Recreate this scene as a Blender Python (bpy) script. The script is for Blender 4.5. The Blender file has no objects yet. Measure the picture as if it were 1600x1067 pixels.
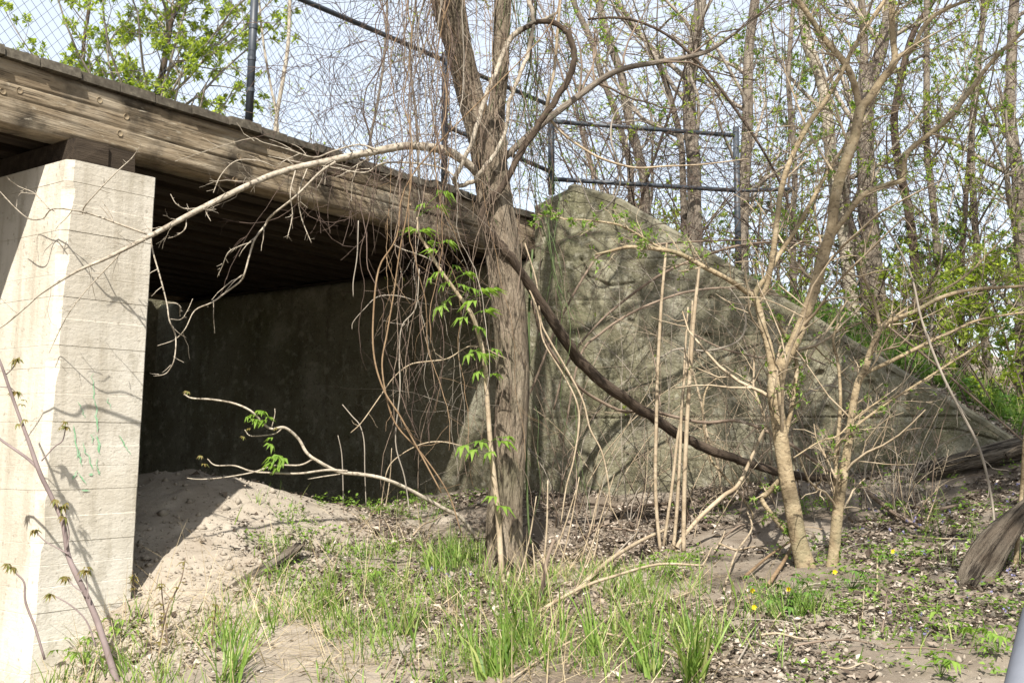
import bpy, math, random
import numpy as np
from mathutils import Vector, Matrix

# ------------------------------------------------------------------ camera, sky, sun, exposure
scene = bpy.context.scene
C = scene.collection
FPX, HORIZON, CAMZ = 1716.0, 690.0, 1.5           # focal length in px of a 1600 px wide frame, horizon row, eye height
PITCH = math.atan((HORIZON - 533.5) / FPX)
cam_data = bpy.data.cameras.new('camera')
cam_data.sensor_width = 36.0
cam_data.lens = 36.0 * FPX / 1600.0
cam_data.clip_start = 0.05
cam_data.clip_end = 2000.0
cam = bpy.data.objects.new('camera', cam_data)
C.objects.link(cam)
cam.location = (0, 0, CAMZ)
cam.rotation_euler = (math.pi / 2 + PITCH, 0, 0)
scene.camera = cam

SUN_ELEV = math.radians(47.0)
SUN_TRAVEL = (0.12, 0.993)                         # where the light travels to, seen from above
world = bpy.data.worlds.new('World')
scene.world = world
world.use_nodes = True
wn = world.node_tree.nodes
wn.clear()
sky = wn.new('ShaderNodeTexSky')
sky.sky_type = 'NISHITA'
sky.sun_disc = False
sky.sun_elevation = SUN_ELEV
sky.sun_rotation = math.atan2(-SUN_TRAVEL[0], -SUN_TRAVEL[1])
sky.air_density = 1.0
sky.dust_density = 2.0
sky.ozone_density = 1.0
bg = wn.new('ShaderNodeBackground')
bg.inputs['Strength'].default_value = 0.12
wo = wn.new('ShaderNodeOutputWorld')
veil = wn.new('ShaderNodeMix'); veil.data_type = 'RGBA'          # thin even high haze whitening the whole sky
veil.inputs[0].default_value = 0.6
veil.inputs[7].default_value = (4.7, 4.85, 5.0, 1)
world.node_tree.links.new(sky.outputs[0], veil.inputs[6])
world.node_tree.links.new(veil.outputs[2], bg.inputs['Color'])
world.node_tree.links.new(bg.outputs[0], wo.inputs['Surface'])

sun_data = bpy.data.lights.new('sun', 'SUN')
sun_data.energy = 5.0
sun_data.angle = math.radians(0.53)
sun_data.color = (1.0, 0.95, 0.87)
sun = bpy.data.objects.new('sun', sun_data)
C.objects.link(sun)
_l = Vector((SUN_TRAVEL[0] * math.cos(SUN_ELEV), SUN_TRAVEL[1] * math.cos(SUN_ELEV), -math.sin(SUN_ELEV)))
sun.rotation_euler = _l.to_track_quat('-Z', 'Y').to_euler()
sun.location = (-2, -10, 14)

scene.view_settings.view_transform = 'Standard'
scene.view_settings.look = 'None'
scene.view_settings.gamma = 1.0
scene.view_settings.exposure = 1.1
scene.view_settings.use_curve_mapping = False
scene.render.engine = 'CYCLES'

# ------------------------------------------------------------------ helpers
def at(px, py, Y):
    """photo pixel (1600 x 1067) at forward distance Y -> world point"""
    u = (px - 800.0) / FPX; v = (533.5 - py) / FPX
    d = np.array([u, math.cos(PITCH) - v * math.sin(PITCH), math.sin(PITCH) + v * math.cos(PITCH)])
    return d * (Y / d[1]) + np.array([0, 0, CAMZ])

def ray(px, py):
    return at(px, py, 1.0) - np.array([0, 0, CAMZ])

def nrm(a):
    a = np.asarray(a, float)
    return a / np.maximum(np.linalg.norm(a, axis=-1, keepdims=True), 1e-9)

def _h(ix, iy, seed):
    n = (ix.astype(np.int64) * 374761393 + iy.astype(np.int64) * 668265263 + seed * 1442695041) & 0x7fffffff
    n = ((n ^ (n >> 13)) * 1274126177) & 0x7fffffff
    n = ((n ^ (n >> 16)) * 974634077) & 0x7fffffff
    return (n & 0xfffff) / float(0xfffff)

def vnoise(x, y, seed=0):
    x = np.asarray(x, float); y = np.asarray(y, float)
    x, y = np.broadcast_arrays(x, y)
    ix = np.floor(x); iy = np.floor(y)
    fx = x - ix; fy = y - iy
    fx = fx * fx * (3 - 2 * fx); fy = fy * fy * (3 - 2 * fy)
    a = _h(ix, iy, seed); b = _h(ix + 1, iy, seed); c = _h(ix, iy + 1, seed); d = _h(ix + 1, iy + 1, seed)
    return (a + (b - a) * fx) * (1 - fy) + (c + (d - c) * fx) * fy

def fbm(x, y, seed=0, octv=4):
    s = 0; a = 0.5
    for o in range(octv):
        s = s + a * (vnoise(x * 2 ** o, y * 2 ** o, seed + o * 17) - 0.5) * 2
        a *= 0.5
    return s

_CO = {}                                           # coordinates round / along a stem, by vertex array
def build(name, V, Q=None, T=None, mat=None, parent=None, smooth=True, local=False, coll=C):
    """ONE mesh object from vertex / quad / triangle arrays; world coordinates unless local"""
    co = _CO.get(id(V), (None, None))[1]
    V = np.asarray(V, np.float64).reshape(-1, 3)
    if co is None: co = V
    if parent is not None and not local:
        if 'mi' in _EMP.get(parent.name, {}):
            mi = _EMP[parent.name]['mi']
            V = V @ mi[:3, :3].T + mi[:3, 3]
    me = bpy.data.meshes.new(name)
    nq = 0 if Q is None else len(Q); nt = 0 if T is None else len(T)
    idx = []; st = []; tot = []
    if nq:
        idx.append(np.asarray(Q, np.int32).ravel()); st.append(np.arange(nq) * 4); tot.append(np.full(nq, 4))
    if nt:
        idx.append(np.asarray(T, np.int32).ravel()); st.append(nq * 4 + np.arange(nt) * 3); tot.append(np.full(nt, 3))
    idx = np.concatenate(idx); st = np.concatenate(st).astype(np.int32); tot = np.concatenate(tot).astype(np.int32)
    me.vertices.add(len(V)); me.vertices.foreach_set('co', V.astype(np.float32).ravel())
    me.loops.add(len(idx)); me.loops.foreach_set('vertex_index', idx)
    me.polygons.add(len(st)); me.polygons.foreach_set('loop_start', st)
    try: me.polygons.foreach_set('loop_total', tot)
    except Exception: pass
    me.polygons.foreach_set('use_smooth', np.full(len(st), bool(smooth)))
    me.update(calc_edges=True); me.validate()
    if mat is not None: me.materials.append(mat)
    if mat is not None and mat.get('stem'):
        me.attributes.new('stemco', 'FLOAT_VECTOR', 'POINT').data.foreach_set('vector', np.asarray(co, np.float32).ravel())
    o = bpy.data.objects.new(name, me)
    coll.objects.link(o)
    if parent is not None:
        o.parent = parent
        if parent.name in _EMP: _EMP[o.name] = _EMP[parent.name]
    return o

_EMP = {}
def thing(name, label, cat, loc=(0, 0, 0), group=None, rot=None):
    o = bpy.data.objects.new(name, None)
    C.objects.link(o)
    o.empty_display_size = 0.1
    M = Matrix.Translation(Vector(loc))
    if rot is not None: M = M @ rot.to_4x4()
    o.matrix_world = M
    _EMP[o.name] = {'mi': np.array(M.inverted())}
    return tag(o, label, cat, group)

def tag(o, label, cat, group=None):
    o['label'] = label; o['category'] = cat
    if group: o['group'] = group
    return o

def merge(parts):
    """[(V,Q,T)] -> one V,Q,T"""
    Vs, Qs, Ts, n = [], [], [], 0
    for V, Q, T in parts:
        Vs.append(np.asarray(V).reshape(-1, 3))
        if Q is not None and len(Q): Qs.append(np.asarray(Q) + n)
        if T is not None and len(T): Ts.append(np.asarray(T) + n)
        n += len(Vs[-1])
    VV = np.concatenate(Vs)
    if any(id(V) in _CO for V, _, _ in parts):
        _CO[id(VV)] = (VV, np.concatenate([_CO[id(V)][1] if id(V) in _CO else np.asarray(V).reshape(-1, 3) for V, _, _ in parts]))
    return VV, (np.concatenate(Qs) if Qs else None), (np.concatenate(Ts) if Ts else None)

def box(x0, x1, y0, y1, z0, z1):
    V = np.array([[x, y, z] for z in (z0, z1) for y in (y0, y1) for x in (x0, x1)], float)
    Q = [[0, 2, 3, 1], [4, 5, 7, 6], [0, 1, 5, 4], [2, 6, 7, 3], [0, 4, 6, 2], [1, 3, 7, 5]]
    return V, np.array(Q), None

def tubes(P, R, S=4, closed=True):
    """batch of polylines P (M,K,3), radii R (M,K) -> V,Q,T"""
    P = np.asarray(P, float); R = np.asarray(R, float)
    M, K, _ = P.shape
    t = nrm(np.gradient(P, axis=1))
    m = nrm(P[:, -1] - P[:, 0])
    ref = np.where(np.abs(m[:, 2:3]) < 0.75, np.array([[0, 0, 1.0]]), np.array([[0.83, 0.55, 0.0]]))[:, None, :]
    n1 = nrm(np.cross(t, ref)); n2 = np.cross(t, n1)
    if M <= 3:                                     # carry the frame along so loops do not pinch
        for m_ in range(M):
            v = n1[m_, 0]
            for k_ in range(K):
                v = nrm(v - t[m_, k_] * (v @ t[m_, k_])); n1[m_, k_] = v; n2[m_, k_] = np.cross(t[m_, k_], v)
    a = np.arange(S) * 2 * math.pi / S
    V = P[:, :, None, :] + R[:, :, None, None] * (np.cos(a)[None, None, :, None] * n1[:, :, None, :] + np.sin(a)[None, None, :, None] * n2[:, :, None, :])
    i = np.arange(M)[:, None, None] * K * S; k = np.arange(K - 1)[None, :, None] * S; s = np.arange(S)[None, None, :]; s2 = (s + 1) % S
    Q = np.stack([i + k + s, i + k + s2, i + k + S + s2, i + k + S + s], -1).reshape(-1, 4)
    T = None
    if closed and S > 3:
        b = (np.arange(M) * K * S)[:, None]
        T = []
        for j in range(1, S - 1):
            T.append(np.concatenate([b, b + j + 1, b + j], 1))
            e = b + (K - 1) * S
            T.append(np.concatenate([e, e + j, e + j + 1], 1))
        T = np.concatenate(T)
    return V.reshape(-1, 3), Q, T

def smooth_line(pts, n=6):
    """Catmull-Rom through rows of pts (any width)"""
    p = np.asarray(pts, float)
    if len(p) < 3:
        w = np.linspace(0, 1, n + 1)[:, None]
        return p[0] * (1 - w) + p[-1] * w
    q = np.vstack([2 * p[0] - p[1], p, 2 * p[-1] - p[-2]])
    out = []
    for i in range(1, len(q) - 2):
        a, b, c, d = q[i - 1], q[i], q[i + 1], q[i + 2]
        w = np.linspace(0, 1, n, endpoint=False)[:, None]
        out.append(0.5 * (2 * b + (c - a) * w + (2 * a - 5 * b + 4 * c - d) * w ** 2 + (3 * b - a - 3 * c + d) * w ** 3))
    out.append(q[-2:-1])
    return np.vstack(out)

def stem(pts, n=6, jit=0.0, seed=0):
    """[(px,py,Y,width_px)] -> world polyline and radii"""
    p = np.array([np.append(at(a, b, y), 0.5 * w * y / FPX) for a, b, y, w in pts])
    s = smooth_line(p, n)
    P = s[:, :3]; R = np.maximum(s[:, 3], 0.0006)
    if jit:
        r = np.random.default_rng(seed)
        J = r.normal(0, jit, P.shape); J[0] = 0
        P = P + J
    return P, R

def stem_mesh(P, R, S=8, lump=0.0, seed=0, ridge=0.0):
    V, Q, T = tubes(P[None], R[None], S)
    K = len(P)
    L = np.concatenate([[0], np.cumsum(np.linalg.norm(np.diff(P, axis=0), axis=1))])
    a = np.arange(S) / S * 2 * math.pi
    if lump or ridge:
        V = V.reshape(K, S, 3)
        f = lump * fbm((np.cos(a)[None] * 1.3 + L[:, None] * 3), (np.sin(a)[None] * 1.3 + L[:, None] * 2.1), seed, 3)
        if ridge:
            f = f + ridge * (vnoise(a[None] / (2 * math.pi) * S * 0.5 + 0 * L[:, None], L[:, None] * 2.2, seed + 5) - 0.5) * 2
        V = P[:, None] + (V - P[:, None]) * (1 + f[..., None])
        V = V.reshape(-1, 3)
    co = np.stack([R[:, None] * np.cos(a)[None] + seed * .37, R[:, None] * np.sin(a)[None], np.repeat(L[:, None], S, 1) + seed * 1.3], -1).reshape(-1, 3)
    _CO[id(V)] = (V, co)
    return V, Q, T

def spawn(rng, P, R, n, t0=.2, t1=1., ang=(.5, 1.1), lf=.5, rf=.6, K=6, wig=.15, up=.05, rmin=.0008, taper=.4, lmin=0):
    M, K0, _ = P.shape
    idx = np.repeat(np.arange(M), n); N = len(idx)
    t = rng.uniform(t0, t1, N) * (K0 - 1)
    i = np.minimum(t.astype(int), K0 - 2); f = (t - i)[:, None]
    p = P[idx, i] * (1 - f) + P[idx, i + 1] * f
    tg = nrm(P[idx, i + 1] - P[idx, i])
    r = R[idx, i] * (1 - f[:, 0]) + R[idx, i + 1] * f[:, 0]
    L = np.linalg.norm(np.diff(P, axis=1), axis=2).sum(1)[idx]
    v = rng.normal(size=(N, 3)); v -= (v * tg).sum(1, keepdims=True) * tg; v = nrm(v)
    a = rng.uniform(ang[0], ang[1], N)[:, None]
    d = np.cos(a) * tg + np.sin(a) * v
    ln = np.maximum(L * lf * rng.uniform(.45, 1.25, N) * (1.15 - .6 * t / (K0 - 1)), lmin)
    P2 = np.zeros((N, K, 3)); P2[:, 0] = p
    for k in range(1, K):
        d = nrm(d + rng.normal(0, wig, (N, 3)) + np.array([0, 0, up]))
        P2[:, k] = P2[:, k - 1] + d * (ln / (K - 1))[:, None]
    R2 = np.maximum(np.maximum(r * rf, rmin)[:, None] * np.linspace(1, taper, K)[None], rmin * .8)
    return P2, R2

def leaf_tris(pos, d, up, L, W, fold=.25, droop=.15):
    """folded 2-triangle-per-side leaves: pos,d,up (N,3); L,W (N,)"""
    d = nrm(d); s = nrm(np.cross(d, up)); u = np.cross(s, d)
    L = np.asarray(L)[:, None]; W = np.asarray(W)[:, None]
    a = pos; m = pos + d * L * .5 - u * L * .02; tip = pos + d * L - u * L * droop
    l = pos + d * L * .42 + s * W * .5 + u * W * fold; r = pos + d * L * .42 - s * W * .5 + u * W * fold
    V = np.stack([a, l, tip, r, m], 1)
    b = np.arange(len(pos))[:, None] * 5
    T = np.concatenate([b + [0, 4, 1], b + [1, 4, 2], b + [0, 3, 4], b + [4, 3, 2]])
    return V.reshape(-1, 3), None, T

def blades(base, d, L, W, bend, rng, K=5):
    """grass blades: base (N,3), lean direction d (N,3), length, width, bend"""
    N = len(base)
    az = rng.uniform(0, 6.283, N)
    side = np.stack([np.cos(az), np.sin(az), 0 * az], 1)
    out = nrm(np.cross(side, np.array([0, 0, 1.0])) * np.sign(rng.normal(size=N))[:, None])
    P = np.zeros((N, K, 3)); P[:, 0] = base
    dd = nrm(d)
    for k in range(1, K):
        dd = nrm(dd + out * (bend * k / K)[:, None] + np.array([0, 0, -.03 * k]))
        P[:, k] = P[:, k - 1] + dd * (L / (K - 1))[:, None]
    w = W[:, None] * np.array([.8, 1, .85, .55, .06])[None, :K] * .5
    V = np.stack([P - side[:, None] * w[..., None], P + side[:, None] * w[..., None]], 2)
    i = np.arange(N)[:, None] * K * 2; k = np.arange(K - 1)[None] * 2
    Q = np.stack([i + k, i + k + 1, i + k + 3, i + k + 2], -1).reshape(-1, 4)
    return V.reshape(-1, 3), Q, None

# ------------------------------------------------------------------ materials
def new_mat(name):
    m = bpy.data.materials.new(name); m.use_nodes = True
    nt = m.node_tree; nt.nodes.clear()
    out = nt.nodes.new('ShaderNodeOutputMaterial')
    return m, nt, out

def N(nt, kind, **kw):
    n = nt.nodes.new(kind)
    for k, v in kw.items():
        if k in n.inputs: n.inputs[k].default_value = v
        else: setattr(n, k, v)
    return n

def ramp(nt, fac, stops):
    r = nt.nodes.new('ShaderNodeValToRGB')
    els = r.color_ramp.elements
    while len(els) < len(stops): els.new(0.5)
    for e, (p, c) in zip(els, stops):
        e.position = p; e.color = (*c, 1) if len(c) == 3 else c
    nt.links.new(fac, r.inputs[0])
    return r.outputs[0]

def mixc(nt, fac, a, b, mode='MIX'):
    m = nt.nodes.new('ShaderNodeMix'); m.data_type = 'RGBA'; m.blend_type = mode
    if isinstance(fac, (int, float)): m.inputs[0].default_value = fac
    else: nt.links.new(fac, m.inputs[0])
    for k, v in ((6, a), (7, b)):
        if isinstance(v, (tuple, list)): m.inputs[k].default_value = (*v, 1)
        else: nt.links.new(v, m.inputs[k])
    return m.outputs[2]

def tex(nt, scale, stretch=(1, 1, 1), detail=6, rough=.6, coord='Object', dist=0.0, off=(0, 0, 0)):
    tc = nt.nodes.new('ShaderNodeTexCoord')
    mp = nt.nodes.new('ShaderNodeMapping'); mp.inputs['Scale'].default_value = stretch; mp.inputs['Location'].default_value = off
    if coord == 'stem':
        tc = N(nt, 'ShaderNodeAttribute', attribute_name='stemco'); nt.links.new(tc.outputs['Vector'], mp.inputs[0])
    else: nt.links.new(tc.outputs[coord], mp.inputs[0])
    n = N(nt, 'ShaderNodeTexNoise', Scale=scale, Detail=detail, Roughness=rough, Distortion=dist)
    nt.links.new(mp.outputs[0], n.inputs['Vector'])
    return n.outputs[0]

def lin(c):
    return tuple((x / 255 / 12.92) if x / 255 <= .04045 else ((x / 255 + .055) / 1.055) ** 2.4 for x in c)

def surf(name, layers, rough=.9, bumps=(), spec=.2, stem=False):
    """layers: first = (scale, stretch, ramp stops); next = (scale, stretch, lo, hi, colour, strength) laid over it.
       bumps = [(scale, stretch, strength, distance)]"""
    m, nt, out = new_mat(name)
    cd = 'stem' if stem else 'Object'
    if stem: m['stem'] = 1
    sc, st, stops = layers[0]
    col = ramp(nt, tex(nt, sc, st, coord=cd), stops)
    for i, (sc, st, lo, hi, c, k) in enumerate(layers[1:]):
        f = tex(nt, sc, st, coord=cd, off=(3.1 * (i + 1), 1.7 * (i + 1), .9 * i))
        fr = ramp(nt, f, [(lo, (0, 0, 0)), (hi, (k, k, k))])
        col = mixc(nt, fr, col, c)
    b = N(nt, 'ShaderNodeBsdfPrincipled', Roughness=rough)
    b.inputs['Specular IOR Level'].default_value = spec
    nt.links.new(col, b.inputs['Base Color'])
    prev = None
    for sc, st, k, dist in bumps:
        bp = N(nt, 'ShaderNodeBump', Strength=k, Distance=dist)
        nt.links.new(tex(nt, sc, st, detail=8, coord=cd), bp.inputs['Height'])
        if prev: nt.links.new(prev, bp.inputs['Normal'])
        prev = bp.outputs[0]
    if prev: nt.links.new(prev, b.inputs['Normal'])
    nt.links.new(b.outputs[0], out.inputs[0])
    return m

def foliage(name, stops, trans=.45, rough=.55, tint=1.25):
    """thin leaves: colour by island, part of the light passes through"""
    m, nt, out = new_mat(name)
    g = nt.nodes.new('ShaderNodeNewGeometry')
    col = ramp(nt, g.outputs['Random Per Island'], stops)
    b = N(nt, 'ShaderNodeBsdfPrincipled', Roughness=rough)
    b.inputs['Specular IOR Level'].default_value = .3
    nt.links.new(col, b.inputs['Base Color'])
    t = nt.nodes.new('ShaderNodeBsdfTranslucent')
    tc = mixc(nt, 1.0, col, (tint, tint, tint * .6), 'MULTIPLY')
    nt.links.new(tc, t.inputs['Color'])
    mx = nt.nodes.new('ShaderNodeMixShader'); mx.inputs[0].default_value = trans
    nt.links.new(b.outputs[0], mx.inputs[1]); nt.links.new(t.outputs[0], mx.inputs[2])
    nt.links.new(mx.outputs[0], out.inputs[0])
    return m

X1 = (1, 1, 1)
M = {}
M['pier'] = surf('pale_concrete', [(2.2, X1, [(.3, (.38, .345, .28)), (.7, (.53, .49, .415))]),
    (4.5, (2.4, 2.4, .16), .50, .72, (.27, .235, .175), .65), (1.1, X1, .52, .72, (.58, .56, .505), .6), (9, (1, 1, .6), .56, .68, (.29, .26, .20), .5), (30, X1, .60, .68, (.20, .175, .135), .6), (1.3, (1, 1, .4), .55, .75, (.33, .30, .21), .5)],
    .92, [(60, X1, .45, .006), (14, (1, 1, 3), .35, .01)])
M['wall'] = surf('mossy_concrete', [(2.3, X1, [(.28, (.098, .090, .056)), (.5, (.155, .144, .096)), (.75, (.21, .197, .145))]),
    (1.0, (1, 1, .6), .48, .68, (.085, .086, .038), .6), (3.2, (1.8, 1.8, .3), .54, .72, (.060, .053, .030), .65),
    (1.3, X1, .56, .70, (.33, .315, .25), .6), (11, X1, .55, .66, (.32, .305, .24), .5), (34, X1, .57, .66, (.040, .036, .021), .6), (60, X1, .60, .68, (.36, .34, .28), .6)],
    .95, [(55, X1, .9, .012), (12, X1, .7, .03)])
M['timber'] = surf('weathered_timber', [(6, (.35, 3.5, 3.5), [(.25, (.115, .085, .054)), (.5, (.205, .160, .105)), (.72, (.32, .265, .19))]),
    (18, (.3, 6, 6), .55, .62, (.045, .032, .02), .8), (1.6, (.9, 2, 2), .50, .66, (.37, .325, .25), .6), (2.2, (1.0, 1, 1), .52, .64, (.030, .024, .017), .85), (1.4, (1, 1, 1), .55, .72, (.105, .10, .05), .5), (24, (.5, 4, 2), .60, .68, (.40, .36, .28), .5)],
    .92, [(16, (.4, 9, 9), .55, .010), (60, (.5, 8, 8), .5, .004)])
M['plank'] = surf('grey_plank_wood', [(7, (4, .4, 4), [(.3, (.04, .033, .025)), (.6, (.10, .088, .067)), (.8, (.24, .21, .16))]),
    (2.2, X1, .5, .7, (.03, .024, .017), .7)], .92, [(30, (6, .6, 6), .7, .006)])
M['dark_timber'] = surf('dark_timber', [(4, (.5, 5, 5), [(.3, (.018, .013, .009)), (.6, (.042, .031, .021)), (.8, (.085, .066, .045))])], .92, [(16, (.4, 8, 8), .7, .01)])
M['plug'] = surf('knot_wood', [(18, X1, [(.35, (.12, .088, .055)), (.65, (.25, .20, .13))])], .9, [(40, X1, .5, .004)])
M['fence'] = surf('dark_coated_steel', [(6, X1, [(.3, (.018, .024, .032)), (.7, (.05, .06, .075))]), (12, X1, .6, .7, (.10, .07, .045), .4)], .5, [(60, X1, .1, .002)], .5)
M['galv'] = surf('dull_galvanised_steel', [(8, X1, [(.3, (.085, .092, .11)), (.7, (.14, .15, .175))])], .6, [(40, X1, .1, .002)], .4)
M['bark'] = surf('ridged_brown_bark', [(10, (2.2, 2.2, .5), [(.3, (.085, .066, .047)), (.5, (.20, .16, .115)), (.75, (.34, .285, .215))]),
    (2.0, X1, .52, .70, (.105, .105, .06), .5), (24, (1.6, 1.6, .38), .54, .62, (.03, .022, .015), .8), (5, (1, 1, .5), .60, .70, (.34, .29, .22), .6)], .95, [(30, (1.8, 1.8, .3), 1.0, .05), (90, X1, .5, .006)], stem=True)
M['bark_pale'] = surf('pale_smooth_bark', [(14, X1, [(.3, (.20, .165, .125)), (.7, (.42, .375, .30))]), (34, X1, .54, .62, (.10, .08, .055), .7)], .8, [(60, X1, .6, .01)], stem=True)
M['bark_tan'] = surf('tan_sapling_bark', [(10, (1, 1, 1.0), [(.3, (.16, .118, .068)), (.55, (.29, .228, .143)), (.8, (.41, .345, .24))]), (26, (1, 1, 1.6), .54, .63, (.08, .058, .036), .7), (4, X1, .55, .68, (.20, .185, .11), .5)], .85, [(40, (1, 1, 1.6), .8, .012)], stem=True)
M['bark_grey'] = surf('grey_trunk_bark', [(5, (2, 2, .6), [(.3, (.095, .077, .06)), (.7, (.23, .195, .155))]), (3, X1, .55, .7, (.30, .27, .22), .5), (18, (2, 2, .4), .55, .64, (.05, .04, .03), .6)], .95, [(24, (2, 2, .4), 1.0, .03)], stem=True)
M['bark_white'] = surf('chalky_pale_bark', [(3, (1, 1, 2), [(.3, (.22, .19, .145)), (.7, (.40, .36, .29))]), (9, (.7, .7, 2.0), .54, .66, (.13, .105, .075), .75)], .9, [(30, X1, .6, .02)], stem=True)
M['vine'] = surf('dark_stringy_vine_bark', [(16, (2, 2, .5), [(.3, (.03, .022, .016)), (.7, (.095, .07, .05))])], .95, [(50, (2, 2, .3), 1.0, .012)], stem=True)
M['twig'] = surf('reddish_brown_twig', [(5, X1, [(.3, (.10, .072, .052)), (.7, (.24, .185, .14))])], .85)
M['bramble'] = surf('dark_bramble_stem', [(5, X1, [(.3, (.045, .032, .026)), (.7, (.13, .092, .072))])], .85)
M['twig_grey'] = surf('grey_twig', [(4, X1, [(.3, (.15, .13, .105)), (.7, (.31, .27, .22))])], .85)
M['twig_orange'] = surf('orange_brown_stem', [(6, X1, [(.3, (.13, .082, .045)), (.7, (.25, .175, .105))]), (20, X1, .55, .65, (.08, .055, .035), .6)], .8, stem=True)
M['cane'] = surf('dry_tan_cane', [(6, (1, 1, 1.5), [(.3, (.22, .165, .105)), (.7, (.40, .33, .235))]), (24, (1, 1, 2), .56, .64, (.10, .075, .05), .6)], .75, [(60, X1, .4, .005)], stem=True)
M['greenstem'] = surf('green_smooth_stem', [(4, X1, [(.3, (.045, .07, .025)), (.7, (.10, .13, .05))])], .6)
M['rot'] = surf('weathered_log_wood', [(14, (1.6, 1.6, .22), [(.3, (.045, .036, .027)), (.52, (.13, .108, .082)), (.78, (.27, .24, .19))]), (30, (1.5, 1.5, .14), .52, .60, (.016, .012, .009), .9), (3, X1, .55, .7, (.08, .06, .042), .6)], .95, [(30, (1.6, 1.6, .15), 1.0, .06), (90, X1, .6, .01)], stem=True)
M['fresh'] = foliage('fresh_spring_leaf', [(0, (.10, .19, .025)), (.5, (.16, .27, .04)), (1, (.24, .36, .07))], .5)
M['tree_leaf'] = foliage('yellow_green_tree_leaf', [(0, (.16, .23, .03)), (.5, (.27, .35, .05)), (1, (.40, .46, .10))], .6)  # light yellow-green leaves, tone varied leaf by leaf
M['deep'] = foliage('mid_green_leaf', [(0, (.05, .12, .018)), (.5, (.085, .175, .03)), (1, (.15, .25, .05))], .4)
M['bronze'] = foliage('bronze_young_leaf', [(0, (.16, .10, .045)), (.5, (.20, .16, .055)), (1, (.17, .20, .06))], .45)
M['grass'] = foliage('green_grass_blade', [(0, (.07, .14, .02)), (.45, (.15, .25, .045)), (.8, (.25, .34, .085)), (1, (.36, .37, .15))], .4, .5)
M['straw'] = foliage('dry_straw', [(0, (.33, .25, .14)), (.5, (.46, .37, .23)), (1, (.58, .49, .33))], .25, .8)
M['litter'] = foliage('dead_leaf_litter', [(0, (.03, .022, .016)), (.3, (.085, .062, .045)), (.58, (.185, .147, .113)), (.85, (.31, .26, .208)), (1, (.48, .42, .36))], .10, .85, 1.0)
M['yellow'] = foliage('yellow_petal', [(0, (.75, .52, .01)), (1, (.85, .68, .02))], .3)
M['violet'] = foliage('violet_petal', [(0, (.20, .19, .36)), (1, (.32, .30, .48))], .3)
M['paint_green'] = surf('faded_green_paint', [(25, X1, [(.40, (.17, .40, .20)), (.60, (.36, .47, .34))])], .85)
M['paint_red'] = surf('faded_red_paint', [(14, X1, [(.35, (.55, .25, .18)), (.65, (.60, .42, .33))])], .8)

def soil(name, a, b, dark):
    m, nt, out = new_mat(name)
    base = ramp(nt, tex(nt, 3.0), [(.3, a), (.7, b)])
    f = ramp(nt, tex(nt, 1.1, off=(4, 2, 0)), [(.34, (.15, .15, .15)), (.56, (.95, .95, .95))])
    at_ = N(nt, 'ShaderNodeAttribute', attribute_name='humus')
    mul = nt.nodes.new('ShaderNodeMath'); mul.operation = 'MULTIPLY'
    nt.links.new(f, mul.inputs[0]); nt.links.new(at_.outputs['Fac'], mul.inputs[1])
    col = mixc(nt, mul.outputs[0], base, dark)
    sp = ramp(nt, tex(nt, 70.0, detail=3), [(.60, (0, 0, 0)), (.70, (.6, .6, .6))])
    col = mixc(nt, sp, col, (.14, .10, .075))
    sp2 = ramp(nt, tex(nt, 45.0, detail=3, off=(9, 1, 2)), [(.62, (0, 0, 0)), (.70, (.5, .5, .5))])
    col = mixc(nt, sp2, col, (.38, .33, .27))
    bs = N(nt, 'ShaderNodeBsdfPrincipled', Roughness=.97); bs.inputs['Specular IOR Level'].default_value = .1
    nt.links.new(col, bs.inputs['Base Color'])
    b1 = N(nt, 'ShaderNodeBump', Strength=.7, Distance=.02); nt.links.new(tex(nt, 24, detail=9, rough=.7), b1.inputs['Height'])
    nt.links.new(b1.outputs[0], bs.inputs['Normal'])
    nt.links.new(bs.outputs[0], out.inputs[0])
    return m
M['soil'] = soil('sandy_soil', (.235, .20, .158), (.345, .305, .25), (.115, .092, .070))

# ------------------------------------------------------------------ bridge line, ground, embankment
P0 = at(0, 67, 5.5)                                # deck edge where it leaves the frame
FD = np.array([.6, .8, -.018]); FD = FD / np.linalg.norm(FD)
ND = np.array([.8, -.6, 0.]); UD = -ND             # out of / into the bridge
W_BR = 5.0
def onplane(px, py, off):
    r = ray(px, py); o = np.array([0, 0, CAMZ])
    return o + r * ((off - ND @ (o - P0)) / (ND @ r))
def bpt(t, q, z):                                  # along the bridge, outward, height over the deck line
    return P0 + FD * t + ND * q + np.array([0, 0, z])
DECK = P0[2]
C0 = bpt(4.6, .10, 0.)
WA = math.radians(10)
WD = np.array([math.cos(WA), -math.sin(WA), 0.]); WN = np.array([math.sin(WA), math.cos(WA), 0.])
def onwing(px, py):
    r = ray(px, py); o = np.array([0, 0, CAMZ]); c = np.array([C0[0], C0[1], 0])
    p = o + r * ((WN @ (c - o)) / (WN @ r))
    return (p - c) @ WD, p[2]
_tp = [onwing(*q) for q in ((836, 314), (893, 284), (969, 308), (1033, 346), (1206, 452), (1319, 523), (1440, 596), (1540, 654), (1592, 690))]
TOP_S = np.array([-.3] + [p[0] for p in _tp] + [4.6]); TOP_Z = np.array([_tp[0][1] - .06] + [p[1] for p in _tp] + [_tp[-1][1] - .3])

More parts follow.
